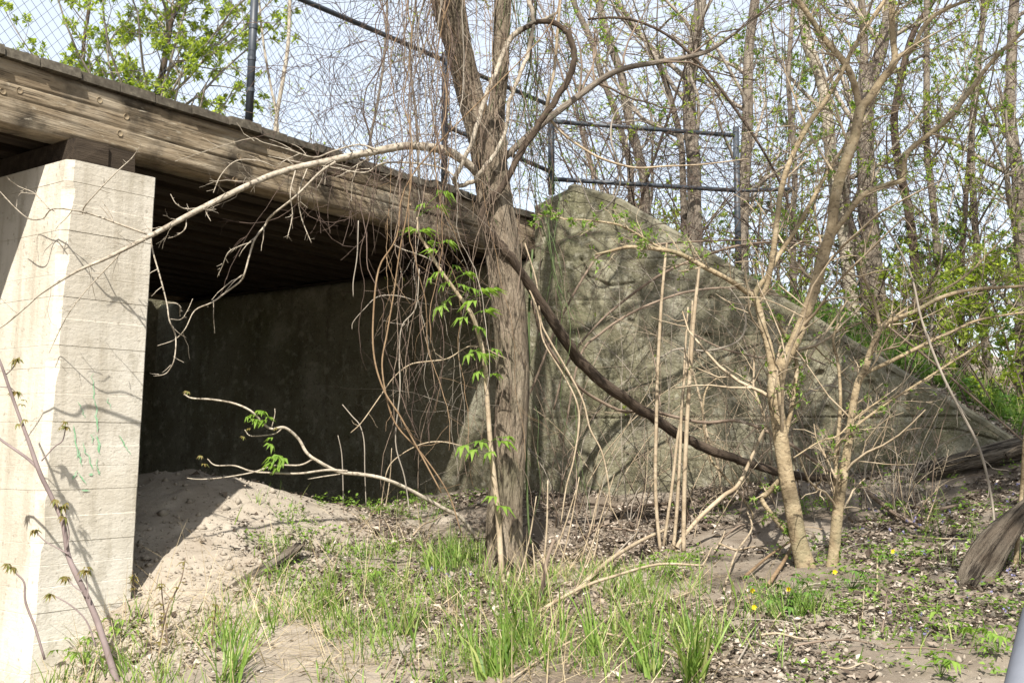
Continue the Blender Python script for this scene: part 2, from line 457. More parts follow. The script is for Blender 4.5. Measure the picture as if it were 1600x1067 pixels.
CP = [(300, 1067, 4.9), (60, 1110, 5.35), (-80, 1120, 5.5), (560, 1067, 4.85), (800, 1067, 4.8), (1050, 1067, 4.75), (1300, 1067, 4.7), (1560, 1067, 4.6),
      (210, 945, 5.95), (125, 1022, 5.75), (330, 930, 6.0), (480, 900, 6.4), (640, 880, 6.7), (790, 888, 7.0), (960, 885, 6.9), (1090, 880, 6.9),
      (1250, 878, 6.9), (1400, 900, 6.4), (1510, 925, 5.9), (1600, 900, 6.0), (330, 748, 7.6), (225, 742, 7.9), (430, 772, 7.8), (540, 800, 8.1), (300, 850, 6.6),
      (420, 840, 7.0), (600, 790, 8.8), (660, 778, 9.4), (840, 778, 8.95), (1000, 790, 8.5), (1230, 748, 8.7), (1450, 735, 8.4), (1350, 790, 7.9), (1560, 760, 7.7), (1620, 700, 8.3), (720, 830, 7.9), (880, 830, 7.9), (1100, 800, 8.1)]
CPW = [at(*c) for c in CP] + [np.array(p) for p in ((-3.5, 9.5, .75), (-2.2, 10.5, .75), (-1.2, 9.6, .80), (-3.6, 7.6, .85), (-4, 5, .25), (0, 2.5, .12), (2.5, 2.5, .15), (-2.5, 2.5, .12), (3.5, 4.5, .5), (4.6, 6.5, .95), (5, 8.3, 1.4), (0, 0, 0), (-3, 0, 0), (3, 0, 0), (3, 12, 1.3), (0, 12, 1.1))]
CPW = np.array(CPW)
def _tpsk(r2): return np.where(r2 > 0, .5 * r2 * np.log(np.maximum(r2, 1e-12)), 0)
_n = len(CPW)
_A = np.zeros((_n + 3, _n + 3))
_A[:_n, :_n] = _tpsk(((CPW[:, None, :2] - CPW[None, :, :2]) ** 2).sum(-1)) + np.eye(_n) * .03
_A[:_n, _n] = 1; _A[:_n, _n + 1:] = CPW[:, :2]; _A[_n, :_n] = 1; _A[_n + 1:, :_n] = CPW[:, :2].T
_w = np.linalg.solve(_A, np.concatenate([CPW[:, 2], [0, 0, 0]]))
def Hbase(x, y):
    x = np.asarray(x, float); y = np.asarray(y, float)
    sh = x.shape; p = np.stack([x.ravel(), y.ravel()], 1)
    out = np.empty(len(p))
    for i in range(0, len(p), 20000):
        c = p[i:i + 20000]
        out[i:i + 20000] = _tpsk(((c[:, None] - CPW[None, :, :2]) ** 2).sum(-1)) @ _w[:_n] + _w[_n] + c @ _w[_n + 1:]
    return out.reshape(sh)
def tq(x, y):
    dx = x - P0[0]; dy = y - P0[1]
    return dx * .6 + dy * .8, dx * .8 - dy * .6
def Hg(x, y):
    x = np.asarray(x, float); y = np.asarray(y, float)
    xc = np.clip(x, -4.5, 5.5); yc = np.clip(y, -1, 12.5)
    far = np.clip(np.hypot(x - xc, y - yc) / 8, 0, 1)
    z = Hbase(xc, yc) * (1 - far) + (.2 + .5 * vnoise(x / 30, y / 30, 3)) * far
    t_, q_ = tq(x, y)
    z = z + 2.3 * np.clip((-q_ - 5.6) / 1.8, 0, 1) * np.clip((4.2 - t_) / .8, 0, 1) * np.clip((t_ + 9) / 3, 0, 1)   # bank added beyond the bridge to keep light out of the opening
    up_ = np.clip((-3.0 - t_) / 2.2, 0, 1) * np.clip(1 - (q_ - .3) / 3.5, 0, 1) * np.clip((q_ + 9) / 2, 0, 1)
    z = z + up_ * np.maximum(DECK - .45 - z, 0)                     # out-of-view bank added at the left end to block sky light under the span
    z = z + .05 * fbm(x * 1.7, y * 1.7, 11, 3) + .030 * fbm(x * 7, y * 7, 5, 4) + .010 * fbm(x * 17, y * 17, 6, 2)
    return z
def ground_hit(px, py, fn=None, y0=3.0, y1=40.0):
    fn = fn or (lambda x, y: float(Hg(x, y)))
    r = ray(px, py); prev = None
    Y = y0
    while Y < y1:
        p = np.array([0, 0, CAMZ]) + r * Y
        if p[2] <= fn(p[0], p[1]): return p, Y
        Y += .03
    return np.array([0, 0, CAMZ]) + r * 12., 12.

def axis(fine0, fine1, step, far, grow=1.35):
    a = list(np.arange(fine0, fine1 + 1e-6, step))
    s = step
    lo, hi = [], []
    v = fine0
    while v > -far: s *= grow; v -= s; lo.append(v)
    s = step; v = fine1
    while v < far: s *= grow; v += s; hi.append(v)
    return np.array(lo[::-1] + a + hi)
gx = axis(-4.2, 5.2, .028, 900); gy = axis(3.2, 11.0, .028, 900)
GX, GY = np.meshgrid(gx, gy)
GZ = Hg(GX, GY)
nx, ny = len(gx), len(gy)
ii = (np.arange(ny - 1)[:, None] * nx + np.arange(nx - 1)[None]).ravel()
ground = build('ground', np.stack([GX, GY, GZ], -1), np.stack([ii, ii + 1, ii + nx + 1, ii + nx], 1), None, M['soil'])
ground['kind'] = 'structure'
def humus_at(x, y):
    # litter and humus on the wooded side, bare sand beneath the bridge
    a = np.clip((x + 1.5) / 1.6, 0, 1); b = np.clip((5.6 - y) / 1.0, 0, 1) * .7
    return np.clip(np.maximum(a, b) * (.75 + .8 * fbm(x * .9, y * .9, 44, 3) + .25), 0, 1)
_at = ground.data.attributes.new('humus', 'FLOAT', 'POINT')
_at.data.foreach_set('value', humus_at(GX, GY).astype(np.float32).ravel())

def He_q(t, q):
    z = DECK - .10 - .018 * t
    s = np.maximum(q - .2, 0)
    return z - .56 * s * (1 - np.exp(-s * 3.0)) - .02
def He(x, y):
    t, q = tq(np.asarray(x, float), np.asarray(y, float))
    return He_q(np.minimum(t, 20), q) + .10 * fbm(x * .8, y * .8, 61, 3) + .03 * fbm(x * 5, y * 5, 62, 3)
eq = np.concatenate([np.linspace(-7, -1, 13)[:-1], np.linspace(-1, 4.6, 120), np.linspace(4.7, 9, 20)])
et = np.concatenate([np.arange(0, 9, .06), 9 + np.cumsum(np.geomspace(.08, 6, 60))])
EQ, ET = np.meshgrid(eq, et)
T_ = 4.6 + .507 * np.maximum(EQ - .1, 0) + .42 + ET
EX = P0[0] + .6 * T_ + .8 * EQ; EY = P0[1] + .8 * T_ - .6 * EQ
EZ = He(EX, EY)
# at the back of the wing wall the fill stays just under the coping
_s = (EX - C0[0]) * WD[0] + (EY - C0[1]) * WD[1]
_cap = np.interp(_s, TOP_S, TOP_Z) - .07 + ET * .9
EZ = np.where((EQ > -.2) & (EQ < 4.2), np.minimum(EZ, _cap + .0), EZ)
nx2, ny2 = len(eq), len(et)
ii = (np.arange(ny2 - 1)[:, None] * nx2 + np.arange(nx2 - 1)[None]).ravel()
emb = build('embankment', np.stack([EX, EY, EZ], -1), np.stack([ii, ii + nx2, ii + nx2 + 1, ii + 1], 1), None, M['soil'])
emb['kind'] = 'structure'
_at = emb.data.attributes.new('humus', 'FLOAT', 'POINT')
_at.data.foreach_set('value', np.clip(.55 + .5 * fbm(EX, EY, 71, 3), 0, 1).astype(np.float32).ravel())

# ------------------------------------------------------------------ concrete abutment: breast wall + sloping wing wall
def rot_cols(x, y, z): return Matrix(((x[0], y[0], z[0]), (x[1], y[1], z[1]), (x[2], y[2], z[2])))
ABUT = thing('bridge_abutment', 'mossy cracked concrete abutment with a sloping wing wall beside the dark bridge opening', 'abutment', (C0[0], C0[1], .4), rot=rot_cols(WD, WN, (0, 0, 1)))
rs = np.random.default_rng(5)
def wall_relief(s, z, seed, joints, pits, cracks):
    d = .006 * fbm(s * 1.4, z * 1.4, seed, 3) + .006 * fbm(s * 9, z * 9, seed + 3, 4)
    for zj, wd, dep in joints:
        w = zj + .012 * fbm(s * 3, s * 0 + zj, seed + 9, 3)
        broken = .35 + .9 * vnoise(s * 4, s * 0 + zj * 7, seed + 2)
        d = d - dep * broken * np.exp(-((z - w) / (wd * (.6 + broken))) ** 2)
    for (ps, pz, pr, pd) in pits:
        d = d - pd * np.exp(-(((s - ps) / (pr * 1.3)) ** 2 + ((z - pz) / pr) ** 2) ** 2)
    for pts in cracks:
        best = np.full(s.shape, 9.)
        for (a, b), (c, e) in zip(pts[:-1], pts[1:]):
            vx, vz = c - a, e - b; L2 = vx * vx + vz * vz
            k = np.clip(((s - a) * vx + (z - b) * vz) / L2, 0, 1)
            best = np.minimum(best, np.hypot(s - a - k * vx + .01 * fbm(s * 12, z * 12, 7, 2), z - b - k * vz))
        d = d - .022 * np.exp(-(best / .009) ** 2)
    return d
def wall_grid(ns, nv, s0, s1, zb, topf, batter, seed, joints, pits, cracks, thick, back_drop=.0):
    u, v = np.meshgrid(np.linspace(s0, s1, ns), np.linspace(0, 1, nv))
    top = topf(u) + .006 * fbm(u * 6, u * 0, seed + 21, 3)
    z = zb + v * (top - zb)
    y = batter * (z - zb) - wall_relief(u, z, seed, joints, pits, cracks)
    y = y + .03 * np.clip((v - .985) / .015, 0, 1)
    V = np.stack([u, y, z], -1).reshape(-1, 3)
    i = (np.arange(nv - 1)[:, None] * ns + np.arange(ns - 1)[None]).ravel()
    Q = [np.stack([i, i + 1, i + ns + 1, i + ns], 1)]
    tb = batter * (top[-1] - zb) + thick
    bt = np.stack([u[-1], tb, top[-1] - back_drop], -1); bb = np.stack([u[-1], tb, np.full(ns, zb)], -1)
    n0 = ns * nv; V = np.vstack([V, bt, bb])
    k = np.arange(ns - 1); a = (nv - 1) * ns
    Q.append(np.stack([a + k, a + k + 1, n0 + k + 1, n0 + k], 1))
    Q.append(np.stack([n0 + k, n0 + k + 1, n0 + ns + k + 1, n0 + ns + k], 1))
    return V, np.concatenate(Q), None
ZB = .35
def zpx(px, py): return onwing(px, py)
joints = [(zpx(1200, 652)[1], .005, .018), (zpx(1000, 402)[1], .005, .014), (zpx(1000, 525)[1], .004, .008), (zpx(1100, 590)[1], .004, .006), (zpx(900, 468)[1], .004, .008), (zpx(1100, 720)[1], .004, .007)]
pits = [(*zpx(px, py), r, d) for px, py, r, d in ((1282, 583, .03, .045), (1360, 600, .035, .03), (1105, 523, .022, .03), (965, 502, .03, .03), (945, 445, .03, .02), (920, 428, .05, .015), (1392, 582, .03, .03), (1290, 640, .04, .03), (1330, 655, .05, .02), (1420, 690, .05, .02), (985, 500, .02, .03), (905, 405, .04, .012))]
pits += [(rs.uniform(0, 3.8), rs.uniform(.9, 3.4), rs.uniform(.008, .03), rs.uniform(.006, .02)) for _ in range(110)]
cracks = [[zpx(*p) for p in c] for c in (((1320, 528), (1335, 560), (1358, 590), (1362, 605), (1385, 630), (1398, 650)), ((1420, 575), (1426, 600), (1418, 640)), ((1440, 668), (1500, 672), (1560, 688)), ((1245, 660), (1262, 690), (1250, 715)), ((1310, 535), (1300, 560), (1290, 580)), ((905, 402), (918, 430), (955, 445), (990, 440)))]
sl = [(q[0], q[1] + ABUT.location.z * 0) for q in []]
V, Q, T = wall_grid(520, 320, -.02, 4.5, ZB, lambda s: np.interp(s, TOP_S, TOP_Z) - .01, .03, 3, joints, pits, cracks, .34)
V[:, 2] -= .4
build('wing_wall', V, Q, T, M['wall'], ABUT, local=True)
# coping along the sloping top: a pale strip with a weathered front bevel
cs = np.linspace(.26, 4.45, 150)
cz = np.interp(cs, TOP_S, TOP_Z) + .006 * fbm(cs * 6, cs * 0, 24, 3) - .4
yb = .03 * (cz + .4 - ZB)
prof = [(-.004, -.05), (-.002, -.012), (.055, .022), (.36, .028), (.36, -.05)]
CV = np.stack([np.stack([cs, yb + a + .003 * fbm(cs * 5, cs * 0 + i, 31, 3), cz + b + .003 * fbm(cs * 7, cs * 0 + i, 32, 3)], -1) for i, (a, b) in enumerate(prof)], 1).reshape(-1, 3)
k = np.arange(len(cs) - 1)[:, None] * 5; j = np.arange(5)[None]
CQ = np.stack([k + j, k + 5 + j, k + 5 + (j + 1) % 5, k + (j + 1) % 5], -1).reshape(-1, 4)
M['coping'] = surf('weathered_coping_concrete', [(3, X1, [(.3, (.10, .092, .058)), (.7, (.215, .20, .15))]), (8, X1, .5, .65, (.06, .055, .03), .75), (30, X1, .56, .66, (.04, .036, .024), .6)], .95, [(40, X1, .5, .01)])
build('coping', CV, CQ, None, M['coping'], ABUT, local=True, smooth=False)
# breast wall under the deck, in its own frame
BW_T = rot_cols(UD, (.6, .8, 0), (0, 0, 1))
def bw_world(V):
    V = np.asarray(V)
    return np.array([C0[0], C0[1], 0]) + V[:, :1] * UD + V[:, 1:2] * np.array([.6, .8, 0]) + V[:, 2:3] * np.array([0, 0, 1.])
SEAT = DECK - .42 - .018 * 4.6
V, Q, T = wall_grid(260, 120, -.01, 5.3, .3, lambda s: 0 * s + SEAT, .02, 13, [(zpx(700, 660)[1], .006, .016)], [(rs.uniform(0, 4), rs.uniform(.9, 2.8), rs.uniform(.01, .03), rs.uniform(.006, .02)) for _ in range(60)], [], .6)
Q = Q[:, ::-1]
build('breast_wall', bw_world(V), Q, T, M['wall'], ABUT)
V, Q, T = box(.02, 5.3, .37, .57, SEAT + .003, DECK - .12)
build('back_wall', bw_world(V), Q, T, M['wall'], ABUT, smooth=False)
# the far wing, glimpsed through the opening
V, Q, T = box(5.3, 5.7, -2.0, .3, .2, DECK - .45)
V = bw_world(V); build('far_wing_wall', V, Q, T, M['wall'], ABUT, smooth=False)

# ------------------------------------------------------------------ board-marked concrete pier
PO = .12
TL, TR, BL, BR = onplane(108, 246, PO), onplane(245, 279, PO), onplane(43, 985, PO), onplane(206, 948, PO)
PIER = thing('bridge_pier', 'sunlit pale concrete pier with board marks carrying the timber bridge', 'pier', (BL[0], BL[1], .2), rot=rot_cols((.6, .8, 0), UD, (0, 0, 1)))
def tpos(p): return (p - P0)[0] * .6 + (p - P0)[1] * .8
zt = .5 * (TL[2] + TR[2]); zb = .2
def edge(a, b, z): return tpos(a) + (tpos(b) - tpos(a)) * (z - a[2]) / (b[2] - a[2])
zs = []
z = zt; rb = np.random.default_rng(8); boards = []
while z > zb:
    h = .128 + rb.uniform(-.022, .022)
    boards.append((z - h, rb.normal(0, .0016)))
    g = .0022
    zs += [(z, None)] if z == zt else []
    zs += [(z - g, 1), (z - h * .33, 1), (z - h * .66, 1), (z - h + g, 1), (z - h, 0)]
    z -= h
rings = []
nF, nS = 16, 60
for i, (z, on) in enumerate(zs):
    tl = edge(TL, BL, z); tr = edge(TR, BR, z)
    ins = .0 if on == 1 else ((.0012 + .002 * rb.random()) if on == 0 else .008)
    ins += 0.0012 * math.sin(i // 5 * 2.4)
    ch = .035
    a = np.linspace(tr - .012, tl + ch, nF); b = np.linspace(-PO + ch, 4.9, nS)
    fr = [(tr, -PO + .012)] + [(t, -PO) for t in a] + [(tl, y) for y in b] + [(tr, 4.9)]
    cx, cy = .5 * (tl + tr), 2.3
    rr = []
    for t, y in fr:
        n = .0016 * fbm(np.array([t * 9 + y * 5.]), np.array([z * 9.]), 3, 3)[0]
        rr.append((t - math.copysign(ins, t - cx) * (1 if abs(t - cx) > .4 * (tr - tl) else 0), y + (ins + n if y < -PO + .02 else 0), z))
    ck = max(0., float(fbm(np.array([z * 11.]), np.array([3.3]), 19, 3)[0]) - .12) * .05
    rr[nF] = (rr[nF][0] + ck, rr[nF][1], z); rr[nF + 1] = (rr[nF + 1][0], rr[nF + 1][1] + ck, z)
    rings.append(rr)
rings = np.array(rings); nr, nc, _ = rings.shape
V = P0[:2] * 0 + 0
VW = np.zeros((nr, nc, 3)); VW[..., 0] = P0[0] + rings[..., 0] * .6 + rings[..., 1] * UD[0]; VW[..., 1] = P0[1] + rings[..., 0] * .8 + rings[..., 1] * UD[1]; VW[..., 2] = rings[..., 2]
k = np.arange(nr - 1)[:, None] * nc; j = np.arange(nc)[None]
Q = np.stack([k + j, k + nc + j, k + nc + (j + 1) % nc, k + (j + 1) % nc], -1).reshape(-1, 4)
capc = VW[0].mean(0, keepdims=True); VV = np.vstack([VW.reshape(-1, 3), capc])
T = np.stack([np.full(nc, len(VV) - 1), np.arange(nc), (np.arange(nc) + 1) % nc], 1)
o = build('shaft', VV, Q[:, ::-1], T[:, ::-1], M['pier'], PIER, smooth=False)
# sprayed paint left on the face
def paint(name, mat, px, py, w, h, lean, seed):
    r = np.random.default_rng(seed); n = 9
    s = np.linspace(0, 1, n); c = px + lean * (s - .5) * h + r.normal(0, 1.2, n); yy = py + (s - .5) * h
    ww = w * (.25 + np.sin(s * math.pi) ** .7 * r.uniform(.5, 1.1, n))
    Vp = []
    for a, b, q in zip(c, yy, ww):
        Vp += [onplane(a - q / 2, b, PO + .0035), onplane(a + q / 2, b, PO + .0035)]
    i = np.arange(n - 1) * 2
    build(name, np.array(Vp), np.stack([i, i + 1, i + 3, i + 2], 1), None, mat, PIER, smooth=False)
for i, (px, py, w, h, ln) in enumerate(((118, 690, 2.2, 52, .12), (125, 715, 2.6, 26, .2), (137, 712, 2.2, 44, .35), (147, 608, 1.6, 50, .1), (151, 650, 2.4, 50, .1), (154, 694, 3.4, 30, .1), (144, 684, 1.6, 18, -.2), (152, 725, 1.6, 18, 0), (196, 695, 2.2, 30, .5), (117, 742, 3, 14, -.6), (129, 748, 2.2, 18, .6), (142, 741, 6, 4, 0), (154, 737, 3, 8, .8), (133, 766, 12, 2.4, 0), (171, 630, 1.5, 18, .2), (128, 640, 1.5, 26, .4))):
    paint('paint_mark', M['paint_green'], px, py, w, h, ln, i)

# ------------------------------------------------------------------ timber bridge
BRG = thing('timber_bridge', 'weathered timber beam bridge with plank deck on a pale concrete pier', 'bridge', tuple(P0), rot=rot_cols(FD, nrm(UD), nrm(np.cross(FD, UD))))
def groove(x, z, seed):
    d = .004 * fbm(x * 2.2, z * 30, seed, 4) + .0025 * fbm(x * 6, z * 90, seed + 4, 3)
    for z0, amp, w, dep, fr in ((-.185, .03, .005, .03, .35), (-.27, .022, .004, .02, .5), (-.12, .02, .0035, .015, .6), (-.34, .012, .004, .014, .4)):
        zc = z0 + amp * fbm(x * fr, x * 0 + z0 * 9, seed + 8, 3)
        on = np.clip(vnoise(x * .8, x * 0 + z0 * 31, seed + 1) * 2.4 - 1.0, 0, 1)
        d = d - dep * on * np.exp(-((z - zc) / w) ** 2)
    return d
T0, T1 = -7.0, 4.95  # left end lengthened out of view to cut sky light under the span
def beam(name, y0, wd, z0, z1, mat, relief, seed, t0=T0, t1=T1):
    if not relief:
        V, Q, T = box(t0, t1, y0, y0 + wd, z0, z1)
        return build(name, V, Q, T, mat, BRG, smooth=False, local=True)
    ns, nv = 900, 44
    u, v = np.meshgrid(np.linspace(t0, t1, ns), np.linspace(0, 1, nv))
    sag = .006 * fbm(u * .8, u * 0, seed + 30, 2)
    z = z0 + v * (z1 - z0) + sag * (1 - v)
    edge_ = .018 * (np.exp(-(v / .05) ** 2) + np.exp(-((1 - v) / .05) ** 2)) * (.4 + .8 * vnoise(u * 3, v * 0, seed + 12))
    y = y0 + edge_ - groove(u, z, seed)
    V = np.stack([u, y, z], -1).reshape(-1, 3)
    i = (np.arange(nv - 1)[:, None] * ns + np.arange(ns - 1)[None]).ravel()
    Q = [np.stack([i, i + 1, i + ns + 1, i + ns], 1)]
    n0 = ns * nv
    bt = np.stack([u[-1], 0 * u[-1] + y0 + wd, z[-1]], -1); bb = np.stack([u[0], 0 * u[0] + y0 + wd, z[0]], -1)
    V = np.vstack([V, bt, bb]); k = np.arange(ns - 1); a = (nv - 1) * ns
    Q += [np.stack([a + k, a + k + 1, n0 + k + 1, n0 + k], 1), np.stack([n0 + k, n0 + k + 1, n0 + ns + k + 1, n0 + ns + k], 1), np.stack([n0 + ns + k, n0 + ns + k + 1, k + 1, k], 1)]
    return build(name, V, np.concatenate(Q), None, mat, BRG, local=True, smooth=True)
ZBM = -.40
fascia = beam('fascia_beam', .028, .19, ZBM, -.062, M['timber'], True, 2)
rr = np.random.default_rng(3)
y = .30
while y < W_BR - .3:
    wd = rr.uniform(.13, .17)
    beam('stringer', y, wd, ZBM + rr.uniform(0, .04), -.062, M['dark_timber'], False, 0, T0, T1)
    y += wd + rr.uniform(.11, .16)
beam('fascia_beam', W_BR - .2, .17, ZBM, -.062, M['timber'], False, 0)
# nailing ledgers seen as pale lines under the edge
t = T0; i = 0; pm = {}
plank_px = []
while t < T1 - .1:
    w = rr.choice([.20, .235, .25, .27])
    jz = rr.uniform(-.012, .004); jy = rr.uniform(-.03, .012); jt = rr.uniform(-.006, .0)
    V, Q, T = box(t + .004, t + w - .004, jy, W_BR + rr.uniform(-.03, .03), -.062 + jz * .2, .0 + jz)
    # sawn end slightly worn: pull the top outer corners back
    V[4:6, 1] += rr.uniform(.002, .016); V[[4, 5], 2] -= rr.uniform(0, .008, 2)
    build('plank', V, Q, T, M['plank'], BRG, smooth=False, local=True)
    t += w
def cyl(c, r0, r1, ax, h, n=14):
    a = np.arange(n) * 2 * math.pi / n; ax = nrm(ax); s = nrm(np.cross(ax, [0.3, .2, .9])); q = np.cross(ax, s)
    V = np.vstack([c + r0 * (np.cos(a)[:, None] * s + np.sin(a)[:, None] * q), c + ax * h + r1 * (np.cos(a)[:, None] * s + np.sin(a)[:, None] * q), [c + ax * h * .7]])
    k = np.arange(n); k2 = (k + 1) % n
    return V, np.stack([k, k2, n + k2, n + k], 1), np.stack([n + k, n + k2, np.full(n, 2 * n)], 1)
for px, py in ((30, 142), (155, 157), (197, 183), (187, 209), (373, 245), (367, 281), (4, 143), (560, 262), (540, 300), (640, 318)):
    c = onplane(px, py, -.03)
    V, Q, T = cyl(c - ND * .02, .021, .017, ND, .026)
    build('wood_plug', V, Q, T, M['plug'], BRG, smooth=False)
# pair of cap timbers lying across the pier top
cL, cM_, cR = onplane(122, 240, .05), onplane(172, 240, .05), onplane(215, 240, .05)
tL, tM, tR = tpos(cL), tpos(cM_), tpos(cR)
for a, b, e in ((tL, tM - .004, .05), (tM + .004, tR, .04)):
    V, Q, T = box(a, b, -e, W_BR - .2, zt - P0[2] + .018 * a + .002, ZBM - .002)
    V[[0, 1, 4, 5], 1] += rr.uniform(-.012, .012, 4)
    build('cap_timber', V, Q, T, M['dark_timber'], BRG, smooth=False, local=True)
V, Q, T = box(4.66, 4.9, .02, W_BR - .1, SEAT - P0[2] + .018 * 4.8 + .004, ZBM - .002)
V[:, 2] = np.where(V[:, 2] > ZBM - .01, ZBM - .002, V[:, 2])
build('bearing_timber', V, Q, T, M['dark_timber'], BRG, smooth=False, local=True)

# ------------------------------------------------------------------ chain-link fences
def tube1(a, b, r, S=10): return tubes(np.array([[a, b]]), np.full((1, 2), r), S)
def chain(A, B, zlo, zhi, s=.066, r=.0017):
    """woven diamond mesh between plan points A and B (heights at both ends)"""
    L = np.linalg.norm((B - A)[:2]); h = zhi - zlo; n = int(L / s)
    lines = []
    K = max(3, int(round(h / (s * .55))))
    k = np.arange(K + 1); v = k / K
    for j in range(2 * n):
        # every spiral wire zig-zags up the fence, hooked into its neighbours
        u = np.clip(j * s / 2 + s / 4 * (-1.0) ** (j + k), 0, L)
        p = A[None] + (B - A)[None] * (u / L)[:, None]
        p[:, 2] += zlo + h * v
        lines.append(p)
    P = np.array(lines); 
    out = nrm(np.cross(B - A, [0, 0, 1.]))
    bow = .010 * fbm(P[..., 0] * 3 + P[..., 1] * 2, P[..., 2] * 3, 9, 2)
    P = P + bow[..., None] * out
    return tubes(P, np.full(P.shape[:2], r), 3, False)
zr = (onplane(890, 177, -.06)[2] + onplane(470, 3, -.06)[2]) / 2 - DECK
FN = thing('chain_link_fence', 'dark chain link fence with posts standing along the bridge deck edge', 'fence', tuple(bpt(1.6, -.06, 0)))
tposts = [tpos(onplane(px, py, -.06)) for px, py in ((388, 150), (693, 200))]
tend = 5.05
zb_end = onplane(890, 284, -.06)[2] - DECK
sl = .018
for t in (tposts[0] - 3.66, tposts[0] - 1.83, *tposts):
    a = bpt(t, -.05, -.005); b = bpt(t, -.05, zr + sl * t + .06)
    if abs(t - tposts[0]) < .01: b = b + np.array([.03, -.02, 0])
    V, Q, T = tube1(a, b, .025, 14); post = build('post', V, Q, T, M['fence'], FN)
    for zc in (.22, .42, .62):
        V, Q, T = cyl(a + (b - a) * zc - np.array([0, 0, .012]), .0285, .0285, (b - a), .024)
        build('band', V, Q, T, M['fence'], post if False else FN, smooth=False)
pts_end = bpt(tend, -.05, 0)
V, Q, T = tube1(bpt(tposts[0] - 3.7, -.05, zr + sl * (tposts[0] - 3.7)), bpt(tend, -.05, zr + sl * tend), .019); build('top_rail', V, Q, T, M['fence'], FN)
zlow = onplane(705, 200, -.05)[2]; zlow2 = onplane(890, 279, -.05)[2]
V, Q, T = tube1(np.append(bpt(tposts[1], -.05, 0)[:2], zlow), np.append(pts_end[:2], zlow2), .019); build('bottom_rail', V, Q, T, M['fence'], FN)
A = bpt(tposts[0] - 3.6, -.075, sl * (tposts[0] - 3.6)); B = bpt(tposts[1], -.075, sl * tposts[1]); A[2] = B[2] = DECK
V, Q, T = chain(A, B, -.05, zr, .066); o = build('wire_mesh', V, Q, T, M['fence'], FN, smooth=False)
A = B.copy(); B = bpt(tend, -.075, 0); B[2] = A[2] = DECK
V, Q, T = chain(A, B, zlow2 - DECK, zr, .066); build('wire_mesh', V, Q, T, M['fence'], FN, smooth=False)
# short return along the head of the wing wall
E0 = pts_end.copy(); E1 = at(1150, 212, E0[1] + .52)
FW = thing('chain_link_fence', 'short dark pipe rail fence section set on the peak of the wing wall', 'fence', (E0[0], E0[1], DECK + .2))
for p, top, bot in ((E0, at(890, 175, E0[1])[2], at(890, 290, E0[1])[2] - .08), (E1, at(1150, 199, E1[1])[2], float(He(E1[0], E1[1])) - .15)):
    V, Q, T = tube1(np.array([p[0], p[1], bot]), np.array([p[0], p[1], top]), .029, 14); build('post', V, Q, T, M['fence'], FW)
for ya, yb_ in ((190, 212), (280, 298)):
    V, Q, T = tube1(np.append(E0[:2], at(892, ya, E0[1])[2]), np.append(E1[:2], at(1150, yb_, E1[1])[2]), .02); build('rail', V, Q, T, M['fence'], FW)
A = E0.copy(); B = E1.copy(); A[2] = B[2] = at(892, 282, E0[1])[2]
V, Q, T = chain(A, B, 0, at(892, 190, E0[1])[2] - A[2], .066); build('wire_mesh', V, Q, T, M['fence'], FW, smooth=False)
V, Q, T = tube1(at(1240, 296, E1[1] + .3), np.append(E1[:2], at(1150, 298, E1[1])[2]), .018); build('rail', V, Q, T, M['fence'], FW)

# ------------------------------------------------------------------ vegetation: builders
def leaves_on(rng, P, n, L, spread=1.0, t0=.25, wl=.5):
    Mn, K, _ = P.shape
    idx = rng.integers(0, Mn, n); t = rng.uniform(t0, 1, n) * (K - 1); i = np.minimum(t.astype(int), K - 2); f = (t - i)[:, None]
    p = P[idx, i] * (1 - f) + P[idx, i + 1] * f
    d = nrm(nrm(P[idx, i + 1] - P[idx, i]) * .6 + rng.normal(0, .7, (n, 3)))
    up = nrm(np.array([0, 0, 1.]) + rng.normal(0, .5, (n, 3)))
    ln = L * rng.uniform(.5, 1.3, n)
    return leaf_tris(p + d * .006, d, up, ln, ln * wl * rng.uniform(.7, 1.2, n))

def clusters(rng, P, n, L, per=4, t0=.3):
    """bud clusters: several leaves opening from one point"""
    Mn, K, _ = P.shape
    idx = rng.integers(0, Mn, n); t = rng.uniform(t0, 1, n) * (K - 1); i = np.minimum(t.astype(int), K - 2); f = (t - i)[:, None]
    p = P[idx, i] * (1 - f) + P[idx, i + 1] * f
    p = np.repeat(p, per, 0); N_ = len(p)
    d = nrm(rng.normal(0, 1, (N_, 3)) + np.array([0, 0, .45])); up = nrm(np.array([0, 0, 1.]) + rng.normal(0, .4, (N_, 3)))
    ln = L * rng.uniform(.5, 1.25, N_)
    return leaf_tris(p, d, up, ln, ln * .42)

def palmate(pos, axis_, size, rng, n=5):
    """palm-shaped leaf of n drooping leaflets"""
    ax = nrm(axis_); s = nrm(np.cross(ax, [.2, .1, 1.])); u = np.cross(s, ax)
    a = np.linspace(-1.25, 1.25, n) + rng.normal(0, .08, n)
    d = np.cos(a)[:, None] * ax + np.sin(a)[:, None] * s - u * .25
    ln = size * (1 - .28 * np.abs(np.linspace(-1, 1, n))) * rng.uniform(.85, 1.15, n)
    return leaf_tris(np.repeat(pos[None], n, 0), d, np.repeat(u[None], n, 0), ln, ln * .30, .3, .3)

def grow(rng, P, R, levels):
    """levels of side shoots -> list of (P,R)"""
    out = []; cur = (P, R)
    for lv in levels:
        cur = spawn(rng, cur[0], cur[1], **lv); out.append(cur)
    return out

def resample(P, R, K):
    L = np.concatenate([[0], np.cumsum(np.linalg.norm(np.diff(P, axis=0), axis=1))]); s = np.linspace(0, L[-1], K)
    return np.stack([np.interp(s, L, P[:, i]) for i in range(3)], 1), np.interp(s, L, R)

